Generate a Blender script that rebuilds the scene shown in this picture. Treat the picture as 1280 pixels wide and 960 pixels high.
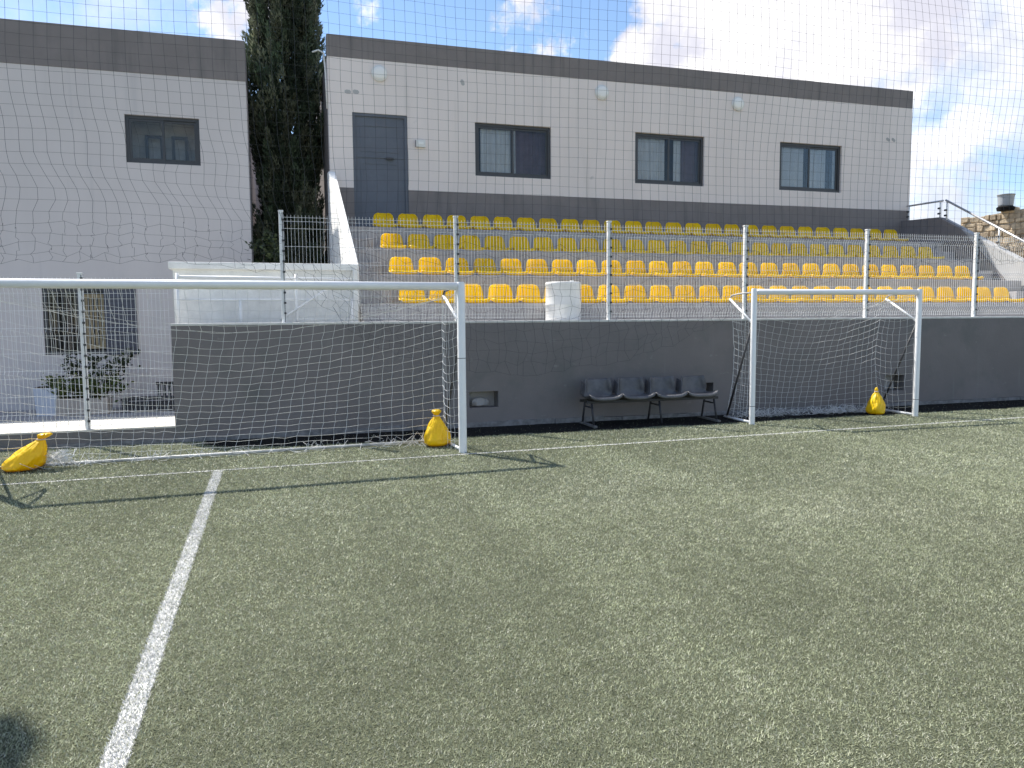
import bpy, bmesh, math, random
import numpy as np
from mathutils import Vector, Matrix

random.seed(7)
rng = np.random.default_rng(11)
S = bpy.context.scene
for o in list(bpy.data.objects):
    bpy.data.objects.remove(o)
COL = S.collection
PI = math.pi

# ------------------------------------------------------------------ camera
CAM_H = 1.64
F_PX = 966.927                      # focal length in pixels of a 1280 wide picture
AX_R = Vector((0.955173, -0.295934, -0.008209))
AX_U = Vector((0.03239, 0.076902, 0.996512))
AX_F = Vector((0.29427, 0.952108, -0.08304))
cam = bpy.data.cameras.new('camera')
cam.sensor_width = 36.0
cam.lens = 36.0 * F_PX / 1280.0
cam.clip_end = 3000
cam.clip_start = 0.05
cam_o = bpy.data.objects.new('camera', cam)
COL.objects.link(cam_o)
m = Matrix.Identity(4)
for i in range(3):
    m[i][0] = AX_R[i]; m[i][1] = AX_U[i]; m[i][2] = -AX_F[i]
m[2][3] = CAM_H
cam_o.matrix_world = m
S.camera = cam_o


def pixdir(x, y):
    return (AX_R * ((x - 640) / F_PX) - AX_U * ((y - 480) / F_PX) + AX_F).normalized()

# ------------------------------------------------------------------ light
SUN_V = Vector((-0.40, 0.60, 1.0)).normalized()      # towards the sun
SUN_EL = math.asin(SUN_V.z)
SUN_AZ = math.atan2(SUN_V.x, SUN_V.y)
sun = bpy.data.lights.new('sun', 'SUN')
sun.energy = 4.6
sun.angle = math.radians(0.55)
sun.color = (1.0, 0.955, 0.88)
sun_o = bpy.data.objects.new('sun', sun)
COL.objects.link(sun_o)
sun_o.rotation_euler = SUN_V.to_track_quat('Z', 'Y').to_euler()
sun_o.location = (-20, 30, 50)

S.view_settings.view_transform = 'Standard'
S.view_settings.look = 'None'
S.view_settings.exposure = 0.95
S.view_settings.gamma = 1.0
S.view_settings.use_curve_mapping = False

W = bpy.data.worlds.new('World')
S.world = W
W.use_nodes = True
nt = W.node_tree
nt.nodes.clear()


def N(t, kind, **kw):
    n = t.nodes.new(kind)
    for k, v in kw.items():
        setattr(n, k, v)
    return n


def mathn(t, op, a, b=None, c=None, clamp=False):
    n = t.nodes.new('ShaderNodeMath')
    n.operation = op
    n.use_clamp = clamp
    for i, v in enumerate((a, b, c)):
        if v is None:
            continue
        if isinstance(v, (int, float)):
            n.inputs[i].default_value = v
        else:
            t.links.new(v, n.inputs[i])
    return n.outputs[0]


def smooth(t, v, lo, hi):
    n = t.nodes.new('ShaderNodeMapRange')
    n.interpolation_type = 'SMOOTHSTEP'
    t.links.new(v, n.inputs[0])
    n.inputs[1].default_value = lo
    n.inputs[2].default_value = hi
    return n.outputs[0]


sky = N(nt, 'ShaderNodeTexSky', sky_type='NISHITA')
sky.sun_disc = False
sky.sun_elevation = SUN_EL
sky.sun_rotation = SUN_AZ
sky.altitude = 30
sky.air_density = 1.0
sky.dust_density = 0.1
sky.ozone_density = 3.0
tc = N(nt, 'ShaderNodeTexCoord')
nrm = N(nt, 'ShaderNodeVectorMath', operation='NORMALIZE')
nt.links.new(tc.outputs['Generated'], nrm.inputs[0])
DIR = nrm.outputs[0]
sep = N(nt, 'ShaderNodeSeparateXYZ')
nt.links.new(DIR, sep.inputs[0])
# cloud field on a flat layer seen in perspective
zc = mathn(nt, 'MAXIMUM', sep.outputs[2], 0.04)
zc = mathn(nt, 'ADD', zc, 0.10)
cu = mathn(nt, 'DIVIDE', sep.outputs[0], zc)
cv = mathn(nt, 'DIVIDE', sep.outputs[1], zc)
comb = N(nt, 'ShaderNodeCombineXYZ')
nt.links.new(cu, comb.inputs[0]); nt.links.new(cv, comb.inputs[1])
n1 = N(nt, 'ShaderNodeTexNoise')
n1.inputs['Scale'].default_value = 1.1
n1.inputs['Detail'].default_value = 6
n1.inputs['Roughness'].default_value = 0.55
nt.links.new(comb.outputs[0], n1.inputs['Vector'])
n2 = N(nt, 'ShaderNodeTexNoise')
n2.inputs['Scale'].default_value = 7.0
n2.inputs['Detail'].default_value = 7
n2.inputs['Roughness'].default_value = 0.6
nt.links.new(DIR, n2.inputs['Vector'])
warp = N(nt, 'ShaderNodeVectorMath', operation='MULTIPLY_ADD')
nt.links.new(n2.outputs['Color'], warp.inputs[0])
warp.inputs[1].default_value = (0.16, 0.16, 0.16)
sub = N(nt, 'ShaderNodeVectorMath', operation='SUBTRACT')
nt.links.new(DIR, sub.inputs[0]); sub.inputs[1].default_value = (0.08, 0.08, 0.08)
nt.links.new(sub.outputs[0], warp.inputs[2])
WD = warp.outputs[0]
cloud = smooth(nt, n1.outputs['Fac'], 0.50, 0.62)
cloud = mathn(nt, 'MULTIPLY', cloud, 0.8)
# cumulus banks where the place has them: direction, radius, soft edge, amount
for (px, py), rad, soft in (((590, 20), 0.24, 0.06), ((1290, 170), 0.14, 0.06), ((180, 20), 0.2, 0.1)):      # open blue gaps in the cloud layer
    d = N(nt, 'ShaderNodeVectorMath', operation='DISTANCE')
    nt.links.new(WD, d.inputs[0])
    d.inputs[1].default_value = pixdir(px, py)
    cloud = mathn(nt, 'MULTIPLY', cloud, smooth(nt, d.outputs['Value'], rad - soft, rad + soft))
n4 = N(nt, 'ShaderNodeTexNoise')
n4.inputs['Scale'].default_value = 13.0
n4.inputs['Detail'].default_value = 8
n4.inputs['Roughness'].default_value = 0.58
nt.links.new(DIR, n4.inputs['Vector'])
ragged = mathn(nt, 'MULTIPLY', mathn(nt, 'SUBTRACT', n4.outputs['Fac'], 0.5), 0.26)
BANKS = [((945, -5), 0.120, 0.012, 1.0), ((832, 92), 0.062, 0.012, 1.0), ((900, -90), 0.12, 0.015, 1.0), ((900, 70), 0.09, 0.015, 1.0), ((1060, 30), 0.14, 0.03, 1.0),
         ((1180, 20), 0.105, 0.05, 0.85), ((1100, 95), 0.06, 0.03, 0.8), ((1200, 190), 0.052, 0.025, 0.9), ((1160, 245), 0.065, 0.03, 0.8), ((710, 56), 0.028, 0.012, 0.95),
         ((664, -4), 0.034, 0.014, 0.95), ((312, 4), 0.036, 0.012, 0.95), ((442, 10), -0.012, 0.012, 0.85), ((1290, 115), 0.02, 0.012, 0.8),
         ((1420, -60), 0.20, 0.06, 0.8), ((1500, 240), 0.13, 0.05, 0.8), ((-300, 60), 0.2, 0.08, 0.6), ((140, 5), 0.05, 0.05, 0.45), ((1230, 265), 0.05, 0.03, 0.5)]
for (px, py), rad, soft, amt in BANKS:
    d = N(nt, 'ShaderNodeVectorMath', operation='DISTANCE')
    nt.links.new(DIR, d.inputs[0])
    d.inputs[1].default_value = pixdir(px, py)
    e_ = mathn(nt, 'ADD', mathn(nt, 'SUBTRACT', rad, d.outputs['Value']), ragged)
    cloud = mathn(nt, 'MAXIMUM', cloud, mathn(nt, 'MULTIPLY', smooth(nt, e_, -soft, soft * 1.6), amt))
n3 = N(nt, 'ShaderNodeTexNoise')
n3.inputs['Scale'].default_value = 11.0
n3.inputs['Detail'].default_value = 6
nt.links.new(WD, n3.inputs['Vector'])
cshade = N(nt, 'ShaderNodeMix', data_type='RGBA')
nt.links.new(smooth(nt, n3.outputs['Fac'], 0.4, 0.68), cshade.inputs['Factor'])
cshade.inputs[6].default_value = (6.6, 6.5, 6.6, 1)
cshade.inputs[7].default_value = (4.3, 4.3, 4.9, 1)
mixc = N(nt, 'ShaderNodeMix', data_type='RGBA')
nt.links.new(cloud, mixc.inputs['Factor'])
nt.links.new(sky.outputs[0], mixc.inputs[6])
nt.links.new(cshade.outputs[2], mixc.inputs[7])
bg = N(nt, 'ShaderNodeBackground')
bg.inputs['Strength'].default_value = 0.10
nt.links.new(mixc.outputs[2], bg.inputs['Color'])
wo = N(nt, 'ShaderNodeOutputWorld')
nt.links.new(bg.outputs[0], wo.inputs['Surface'])

# ------------------------------------------------------------------ materials
MATS = {}


def mat(name, col, rough=0.7, spec=0.3, metal=0.0, var=0.0, vscale=3.0, bump=0.0, bscale=60.0,
        stain=None, stain_scale=1.2, stain_lo=0.55, stain_hi=0.75, objrand=0.0, translucent=0.0, obj_coords=False,
        stretch=(1, 1, 1), streak=None, scuff=None):
    M = bpy.data.materials.new(name)
    M.use_nodes = True
    t = M.node_tree
    t.nodes.clear()
    out = N(t, 'ShaderNodeOutputMaterial')
    b = N(t, 'ShaderNodeBsdfPrincipled')
    b.inputs['Roughness'].default_value = rough
    b.inputs['Metallic'].default_value = metal
    b.inputs['Specular IOR Level'].default_value = spec
    t.links.new(b.outputs[0], out.inputs[0])
    c4 = (col[0], col[1], col[2], 1)
    b.inputs['Base Color'].default_value = c4
    if obj_coords:
        vec = N(t, 'ShaderNodeTexCoord').outputs['Object']
    else:
        vec = N(t, 'ShaderNodeNewGeometry').outputs['Position']
    if stretch != (1, 1, 1):
        mp = N(t, 'ShaderNodeVectorMath', operation='MULTIPLY')
        t.links.new(vec, mp.inputs[0]); mp.inputs[1].default_value = stretch
        svec = mp.outputs[0]
    else:
        svec = vec
    cur = None
    if var > 0:
        n = N(t, 'ShaderNodeTexNoise')
        n.inputs['Scale'].default_value = vscale
        n.inputs['Detail'].default_value = 8
        n.inputs['Roughness'].default_value = 0.65
        t.links.new(svec, n.inputs['Vector'])
        mx = N(t, 'ShaderNodeMix', data_type='RGBA')
        mx.inputs[6].default_value = tuple(c * (1 - var) for c in col) + (1,)
        mx.inputs[7].default_value = tuple(min(1, c * (1 + var)) for c in col) + (1,)
        t.links.new(smooth(t, n.outputs['Fac'], 0.3, 0.7), mx.inputs['Factor'])
        cur = mx.outputs[2]
    if stain is not None:
        n = N(t, 'ShaderNodeTexNoise')
        n.inputs['Scale'].default_value = stain_scale
        n.inputs['Detail'].default_value = 9
        n.inputs['Roughness'].default_value = 0.7
        t.links.new(svec, n.inputs['Vector'])
        mx = N(t, 'ShaderNodeMix', data_type='RGBA')
        if cur is not None:
            t.links.new(cur, mx.inputs[6])
        else:
            mx.inputs[6].default_value = c4
        mx.inputs[7].default_value = tuple(stain) + (1,)
        t.links.new(mathn(t, 'MULTIPLY', smooth(t, n.outputs['Fac'], stain_lo, stain_hi), 0.75), mx.inputs['Factor'])
        cur = mx.outputs[2]
    for lay, (lc, lscale, llo, lhi, lfac, lstr) in enumerate([q for q in (streak, scuff) if q]):
        mp2 = N(t, 'ShaderNodeVectorMath', operation='MULTIPLY')
        t.links.new(vec, mp2.inputs[0]); mp2.inputs[1].default_value = lstr
        n = N(t, 'ShaderNodeTexNoise')
        n.inputs['Scale'].default_value = lscale
        n.inputs['Detail'].default_value = 5
        t.links.new(mp2.outputs[0], n.inputs['Vector'])
        mx = N(t, 'ShaderNodeMix', data_type='RGBA')
        if cur is not None:
            t.links.new(cur, mx.inputs[6])
        else:
            mx.inputs[6].default_value = c4
        mx.inputs[7].default_value = tuple(lc) + (1,)
        t.links.new(mathn(t, 'MULTIPLY', smooth(t, n.outputs['Fac'], llo, lhi), lfac), mx.inputs['Factor'])
        cur = mx.outputs[2]
    if objrand > 0:
        oi = N(t, 'ShaderNodeObjectInfo')
        hv = N(t, 'ShaderNodeHueSaturation')
        if cur is not None:
            t.links.new(cur, hv.inputs['Color'])
        else:
            hv.inputs['Color'].default_value = c4
        t.links.new(mathn(t, 'MULTIPLY_ADD', oi.outputs['Random'], objrand * 2, 1 - objrand), hv.inputs['Value'])
        t.links.new(mathn(t, 'MULTIPLY_ADD', oi.outputs['Random'], 0.004, 0.498), hv.inputs['Hue'])
        cur = hv.outputs[0]
    if cur is not None:
        t.links.new(cur, b.inputs['Base Color'])
    if bump > 0:
        n = N(t, 'ShaderNodeTexNoise')
        n.inputs['Scale'].default_value = bscale
        n.inputs['Detail'].default_value = 5
        t.links.new(vec, n.inputs['Vector'])
        bp = N(t, 'ShaderNodeBump')
        bp.inputs['Strength'].default_value = bump
        bp.inputs['Distance'].default_value = 0.01
        t.links.new(n.outputs['Fac'], bp.inputs['Height'])
        t.links.new(bp.outputs[0], b.inputs['Normal'])
    if translucent > 0:
        tr = N(t, 'ShaderNodeBsdfTranslucent')
        if cur is not None:
            t.links.new(cur, tr.inputs['Color'])
        else:
            tr.inputs['Color'].default_value = c4
        ms = N(t, 'ShaderNodeMixShader')
        ms.inputs[0].default_value = translucent
        t.links.new(b.outputs[0], ms.inputs[1]); t.links.new(tr.outputs[0], ms.inputs[2])
        t.links.new(ms.outputs[0], out.inputs[0])
    MATS[name] = M
    return M


mat('wall_white', (0.80, 0.725, 0.69), 0.85, 0.15, var=0.035, vscale=0.9, bump=0.25, bscale=55,
    stain=(0.68, 0.62, 0.59), stain_scale=0.8, stain_lo=0.52, stain_hi=0.8, stretch=(1, 1, 0.35),
    streak=((0.60, 0.55, 0.52), 1.6, 0.56, 0.8, 0.55, (3.0, 3.0, 0.16)), scuff=((0.46, 0.44, 0.43), 3.0, 0.70, 0.78, 0.5, (1, 1, 1)))
mat('wall_bluewhite', (0.63, 0.585, 0.57), 0.85, 0.15, var=0.04, vscale=0.7, bump=0.25, bscale=55,
    stain=(0.53, 0.515, 0.52), stain_scale=0.8, stain_lo=0.52, stain_hi=0.8, stretch=(1, 1, 0.3),
    streak=((0.46, 0.445, 0.45), 1.6, 0.56, 0.8, 0.55, (3.0, 3.0, 0.16)), scuff=((0.40, 0.39, 0.39), 3.0, 0.70, 0.78, 0.5, (1, 1, 1)))
mat('band_grey', (0.225, 0.203, 0.197), 0.8, 0.2, var=0.07, vscale=1.5, bump=0.2, bscale=50,
    streak=((0.145, 0.137, 0.135), 1.8, 0.5, 0.75, 0.6, (3.0, 3.0, 0.3)))
mat('wall_grey', (0.20, 0.184, 0.182), 0.8, 0.2, var=0.07, vscale=1.1, bump=0.35, bscale=40,
    stain=(0.155, 0.155, 0.15), stain_scale=1.7, stain_lo=0.48, stain_hi=0.72,
    streak=((0.23, 0.23, 0.225), 2.2, 0.60, 0.78, 0.5, (3.5, 3.5, 0.22)), scuff=((0.27, 0.265, 0.255), 6.5, 0.66, 0.74, 0.55, (1, 1, 1.6)))
mat('coping', (0.66, 0.65, 0.62), 0.85, 0.2, var=0.12, vscale=6, bump=0.3, bscale=60)
mat('cream_floor', (0.62, 0.59, 0.53), 0.85, 0.2, var=0.08, vscale=2.5, bump=0.2, bscale=60)
mat('courtyard', (0.36, 0.35, 0.35), 0.9, 0.2, var=0.15, vscale=2)
mat('plinth', (0.20, 0.20, 0.205), 0.9, 0.2, var=0.3, vscale=9, bump=0.6, bscale=30)
mat('concrete', (0.40, 0.385, 0.385), 0.9, 0.2, var=0.12, vscale=2.2, bump=0.4, bscale=70,
    stain=(0.27, 0.255, 0.25), stain_scale=2.6, stain_lo=0.5, stain_hi=0.8)
mat('concrete_side', (0.43, 0.425, 0.42), 0.9, 0.2, var=0.1, vscale=1.6, bump=0.3, bscale=70)
mat('white_render', (0.86, 0.85, 0.82), 0.85, 0.2, var=0.08, vscale=4, bump=0.5, bscale=30,
    stain=(0.5, 0.5, 0.48), stain_scale=3, stain_lo=0.58, stain_hi=0.85)
mat('white_paint', (0.86, 0.855, 0.85), 0.35, 0.5, var=0.03, vscale=7, stain=(0.55, 0.54, 0.52), stain_scale=7, stain_lo=0.62, stain_hi=0.8)
mat('worn_bar', (0.48, 0.48, 0.47), 0.6, 0.4, var=0.3, vscale=5)
mat('dark_bar', (0.05, 0.05, 0.055), 0.5, 0.4, var=0.2, vscale=10)
mat('galv', (0.80, 0.80, 0.80), 0.4, 0.5, metal=0.0, var=0.08, vscale=8)
mat('clip', (0.06, 0.06, 0.065), 0.5, 0.4)
mat('net_white', (0.72, 0.72, 0.72), 0.8, 0.2)
mat('net_dark', (0.075, 0.078, 0.085), 0.8, 0.2)
mat('seat_yellow', (1.0, 0.74, 0.001), 0.42, 0.45, var=0.05, vscale=6, objrand=0.05, translucent=0.52, stain=(0.80, 0.55, 0.03), stain_scale=3.5, stain_lo=0.6, stain_hi=0.85)
mat('bag_yellow', (1.0, 0.64, 0.004), 0.38, 0.5, var=0.06, vscale=9, bump=0.9, bscale=16, translucent=0.2)
mat('bag_tie', (0.6, 0.5, 0.42), 0.7, 0.2)
mat('bench_plastic', (0.105, 0.104, 0.11), 0.42, 0.5, var=0.25, vscale=6, stain=(0.16, 0.165, 0.18), stain_scale=9, stain_lo=0.6, stain_hi=0.8, bump=0.15, bscale=40)
mat('bench_metal', (0.035, 0.035, 0.04), 0.5, 0.4, var=0.25, vscale=12)
mat('bench_foot', (0.16, 0.155, 0.15), 0.7, 0.3, var=0.25, vscale=14)
mat('frame_alu', (0.05, 0.052, 0.058), 0.4, 0.5)
mat('curtain', (0.86, 0.87, 0.88), 0.9, 0.1, var=0.05, vscale=5)
mat('curtain_mauve', (0.20, 0.14, 0.17), 0.9, 0.1, var=0.15, vscale=5)
mat('room_dark', (0.05, 0.05, 0.055), 0.9, 0.1)
mat('shutter_grey', (0.095, 0.10, 0.125), 0.7, 0.3, var=0.1, vscale=4)
mat('tan_wood', (0.36, 0.29, 0.18), 0.7, 0.3, var=0.15, vscale=8)
mat('door_grey', (0.125, 0.14, 0.17), 0.5, 0.35, var=0.06, vscale=2.5, stain=(0.10, 0.11, 0.13), stain_scale=3)
mat('lamp_white', (0.88, 0.88, 0.86), 0.5, 0.3)
mat('box_white', (0.74, 0.74, 0.72), 0.5, 0.4)
mat('stone', (0.46, 0.37, 0.26), 0.95, 0.1, var=0.35, vscale=4, bump=1.0, bscale=14, objrand=0.16)
mat('mortar', (0.44, 0.36, 0.26), 0.95, 0.1, var=0.3, vscale=6, bump=0.8, bscale=20)
mat('tank_grey', (0.34, 0.36, 0.38), 0.6, 0.3, var=0.1, vscale=3)
mat('steel', (0.55, 0.55, 0.56), 0.3, 0.5, metal=0.6)
mat('bark', (0.10, 0.075, 0.05), 0.9, 0.1, var=0.3, vscale=8, bump=0.8, bscale=25)
mat('pot_blue', (0.52, 0.57, 0.66), 0.6, 0.3, var=0.05, vscale=4)
mat('pot_beige', (0.44, 0.40, 0.36), 0.85, 0.2, var=0.1, vscale=6)
mat('soil', (0.05, 0.035, 0.025), 0.95, 0.1)
mat('drum_white', (0.80, 0.80, 0.79), 0.45, 0.4, var=0.05, vscale=5, stain=(0.6, 0.6, 0.58), stain_scale=5, stain_lo=0.6, stain_hi=0.85, translucent=0.1)
mat('dirt_and_shade', (0.014, 0.014, 0.014), 0.95, 0.1, var=0.4, vscale=12, bump=0.8, bscale=60)  # crumb black, deepened to paint the shade at the wall foot
mat('earth', (0.22, 0.19, 0.14), 0.95, 0.1, var=0.25, vscale=0.8, bump=0.5, bscale=8)
mat('mast', (0.45, 0.46, 0.47), 0.5, 0.4, metal=0.4)


def leaf_mat(name, rough=0.6, spec=0.3, transl=0.2, attr='Col'):
    M = bpy.data.materials.new(name)
    M.use_nodes = True
    t = M.node_tree
    t.nodes.clear()
    out = N(t, 'ShaderNodeOutputMaterial')
    b = N(t, 'ShaderNodeBsdfPrincipled')
    b.inputs['Roughness'].default_value = rough
    b.inputs['Specular IOR Level'].default_value = spec
    a = N(t, 'ShaderNodeAttribute', attribute_name=attr)
    t.links.new(a.outputs['Color'], b.inputs['Base Color'])
    tr = N(t, 'ShaderNodeBsdfTranslucent')
    t.links.new(a.outputs['Color'], tr.inputs['Color'])
    ms = N(t, 'ShaderNodeMixShader')
    ms.inputs[0].default_value = transl
    t.links.new(b.outputs[0], ms.inputs[1]); t.links.new(tr.outputs[0], ms.inputs[2])
    t.links.new(ms.outputs[0], out.inputs[0])
    MATS[name] = M
    return M


leaf_mat('leaves', 0.6, 0.25, 0.2)
leaf_mat('turf_fibre', 0.5, 0.35, 0.25)
leaf_mat('line_fibre', 0.5, 0.35, 0.25)

# glass: mostly clear with a real reflection
G_ = bpy.data.materials.new('glass_pane')
G_.use_nodes = True
t = G_.node_tree
t.nodes.clear()
out = N(t, 'ShaderNodeOutputMaterial')
tr = N(t, 'ShaderNodeBsdfTransparent'); tr.inputs[0].default_value = (0.90, 0.91, 0.92, 1)
gl = N(t, 'ShaderNodeBsdfGlossy'); gl.inputs['Roughness'].default_value = 0.03
gl.inputs['Color'].default_value = (0.55, 0.55, 0.55, 1)
fr = N(t, 'ShaderNodeFresnel'); fr.inputs[0].default_value = 1.5
ms = N(t, 'ShaderNodeMixShader')
t.links.new(mathn(t, 'ADD', fr.outputs[0], 0.0), ms.inputs[0])
t.links.new(tr.outputs[0], ms.inputs[1]); t.links.new(gl.outputs[0], ms.inputs[2])
t.links.new(ms.outputs[0], out.inputs[0])
MATS['glass_pane'] = G_

# ground under the fibres
T_ = bpy.data.materials.new('turf_base')
T_.use_nodes = True
t = T_.node_tree
t.nodes.clear()
out = N(t, 'ShaderNodeOutputMaterial')
b = N(t, 'ShaderNodeBsdfPrincipled'); b.inputs['Roughness'].default_value = 0.9
b.inputs['Specular IOR Level'].default_value = 0.1
t.links.new(b.outputs[0], out.inputs[0])
pos = N(t, 'ShaderNodeNewGeometry').outputs['Position']
na = N(t, 'ShaderNodeTexNoise'); na.inputs['Scale'].default_value = 160; na.inputs['Detail'].default_value = 4
nb = N(t, 'ShaderNodeTexNoise'); nb.inputs['Scale'].default_value = 1.1; nb.inputs['Detail'].default_value = 6
t.links.new(pos, na.inputs['Vector']); t.links.new(pos, nb.inputs['Vector'])
mx = N(t, 'ShaderNodeMix', data_type='RGBA')
mx.inputs[6].default_value = (0.045, 0.052, 0.030, 1); mx.inputs[7].default_value = (0.16, 0.17, 0.11, 1)
t.links.new(smooth(t, na.outputs['Fac'], 0.35, 0.65), mx.inputs['Factor'])
mx2 = N(t, 'ShaderNodeMix', data_type='RGBA', blend_type='MULTIPLY')
mx2.inputs['Factor'].default_value = 0.5
t.links.new(mx.outputs[2], mx2.inputs[6]); t.links.new(nb.outputs['Color'], mx2.inputs[7])
t.links.new(mx.outputs[2], b.inputs['Base Color'])
bp = N(t, 'ShaderNodeBump'); bp.inputs['Strength'].default_value = 0.8; bp.inputs['Distance'].default_value = 0.02
t.links.new(na.outputs['Fac'], bp.inputs['Height']); t.links.new(bp.outputs[0], b.inputs['Normal'])
MATS['turf_base'] = T_

# ------------------------------------------------------------------ mesh helpers


class MB:
    def __init__(s):
        s.v = []; s.f = []

    def box(s, x0, x1, y0, y1, z0, z1):
        n = len(s.v)
        s.v += [(x0, y0, z0), (x1, y0, z0), (x1, y1, z0), (x0, y1, z0), (x0, y0, z1), (x1, y0, z1), (x1, y1, z1), (x0, y1, z1)]
        s.f += [tuple(n + i for i in q) for q in ((0, 3, 2, 1), (4, 5, 6, 7), (0, 1, 5, 4), (1, 2, 6, 5), (2, 3, 7, 6), (3, 0, 4, 7))]
        return s

    def prism(s, poly, axis, a, b):
        """poly of 2D points extruded along axis ('x': poly is (y,z); 'y': (x,z); 'z': (x,y))"""
        def pt(q, w):
            return {'x': (w, q[0], q[1]), 'y': (q[0], w, q[1]), 'z': (q[0], q[1], w)}[axis]
        n = len(s.v); k = len(poly)
        s.v += [pt(q, a) for q in poly] + [pt(q, b) for q in poly]
        s.f.append(tuple(n + i for i in range(k))); s.f.append(tuple(n + k + i for i in reversed(range(k))))
        for i in range(k):
            j = (i + 1) % k
            s.f.append((n + i, n + k + i, n + k + j, n + j))
        return s

    def tube(s, pts, r, n=8, caps=True):
        pts = [Vector(p) for p in pts]
        rs = r if isinstance(r, (list, tuple)) else [r] * len(pts)
        base = len(s.v)
        up = None
        for i, p in enumerate(pts):
            a = pts[max(i - 1, 0)]; c = pts[min(i + 1, len(pts) - 1)]
            d = (c - a)
            d = d.normalized() if d.length > 1e-9 else Vector((0, 0, 1))
            if up is None:
                up = Vector((0, 0, 1)) if abs(d.z) < 0.9 else Vector((1, 0, 0))
            u = (up - d * up.dot(d))
            u = u.normalized() if u.length > 1e-6 else d.orthogonal().normalized()
            w = d.cross(u); up = u
            for k in range(n):
                a_ = 2 * PI * (k + 0.5) / n
                s.v.append(tuple(p + (u * math.cos(a_) + w * math.sin(a_)) * rs[i]))
        for i in range(len(pts) - 1):
            for k in range(n):
                k2 = (k + 1) % n
                s.f.append((base + i * n + k, base + i * n + k2, base + (i + 1) * n + k2, base + (i + 1) * n + k))
        if caps:
            s.f.append(tuple(base + k for k in reversed(range(n))))
            e = base + (len(pts) - 1) * n
            s.f.append(tuple(e + k for k in range(n)))
        return s

    def lathe(s, prof, n=24, c=(0, 0, 0), jit=None):
        base = len(s.v)
        for i, (r, z) in enumerate(prof):
            for k in range(n):
                a = 2 * PI * k / n
                rr = r * (jit(a, z) if jit else 1)
                s.v.append((c[0] + rr * math.cos(a), c[1] + rr * math.sin(a), c[2] + z))
        for i in range(len(prof) - 1):
            for k in range(n):
                k2 = (k + 1) % n
                s.f.append((base + i * n + k, base + i * n + k2, base + (i + 1) * n + k2, base + (i + 1) * n + k))
        s.f.append(tuple(base + k for k in reversed(range(n))))
        e = base + (len(prof) - 1) * n
        s.f.append(tuple(e + k for k in range(n)))
        return s

    def grid(s, rows):
        base = len(s.v); h = len(rows); w = len(rows[0])
        for r in rows:
            s.v += [tuple(q) for q in r]
        for i in range(h - 1):
            for j in range(w - 1):
                s.f.append((base + i * w + j, base + i * w + j + 1, base + (i + 1) * w + j + 1, base + (i + 1) * w + j))
        return s

    def build(s, name, m, parent=None, smooth_=False, bevel=0.0, segs=2, solid=0.0, kind=None, subsurf=0):
        me = bpy.data.meshes.new(name)
        me.from_pydata(s.v, [], s.f)
        bm = bmesh.new(); bm.from_mesh(me)
        if solid:
            bmesh.ops.recalc_face_normals(bm, faces=bm.faces)
            bmesh.ops.solidify(bm, geom=bm.faces[:], thickness=solid)
        bmesh.ops.recalc_face_normals(bm, faces=bm.faces)
        bm.to_mesh(me); bm.free()
        me.materials.append(MATS[m])
        if smooth_:
            me.polygons.foreach_set('use_smooth', [True] * len(me.polygons))
        o = bpy.data.objects.new(name, me)
        COL.objects.link(o)
        if parent is not None:
            o.parent = parent
        if bevel:
            md = o.modifiers.new('bevel', 'BEVEL'); md.width = bevel; md.segments = segs
            md.limit_method = 'ANGLE'; md.angle_limit = math.radians(40)
        if subsurf:
            md = o.modifiers.new('sub', 'SUBSURF'); md.levels = subsurf; md.render_levels = subsurf
        if kind:
            o['kind'] = kind
        return o


def tag(o, label=None, cat=None, group=None, kind=None):
    if label: o['label'] = label
    if cat: o['category'] = cat
    if group: o['group'] = group
    if kind: o['kind'] = kind
    return o


def thing(name, label, cat, loc=(0, 0, 0), rz=0.0, group=None):
    o = bpy.data.objects.new(name, None)
    o.empty_display_size = 0.2
    COL.objects.link(o)
    o.location = loc; o.rotation_euler = (0, 0, rz)
    return tag(o, label, cat, group)


def copy_thing(root, loc, rz=0.0):
    r = root.copy(); COL.objects.link(r)
    r.location = loc; r.rotation_euler = (0, 0, rz)
    for ch in list(root.children):
        c = ch.copy(); COL.objects.link(c); c.parent = r
        for g in list(ch.children):
            d = g.copy(); COL.objects.link(d); d.parent = c
    return r


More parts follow.
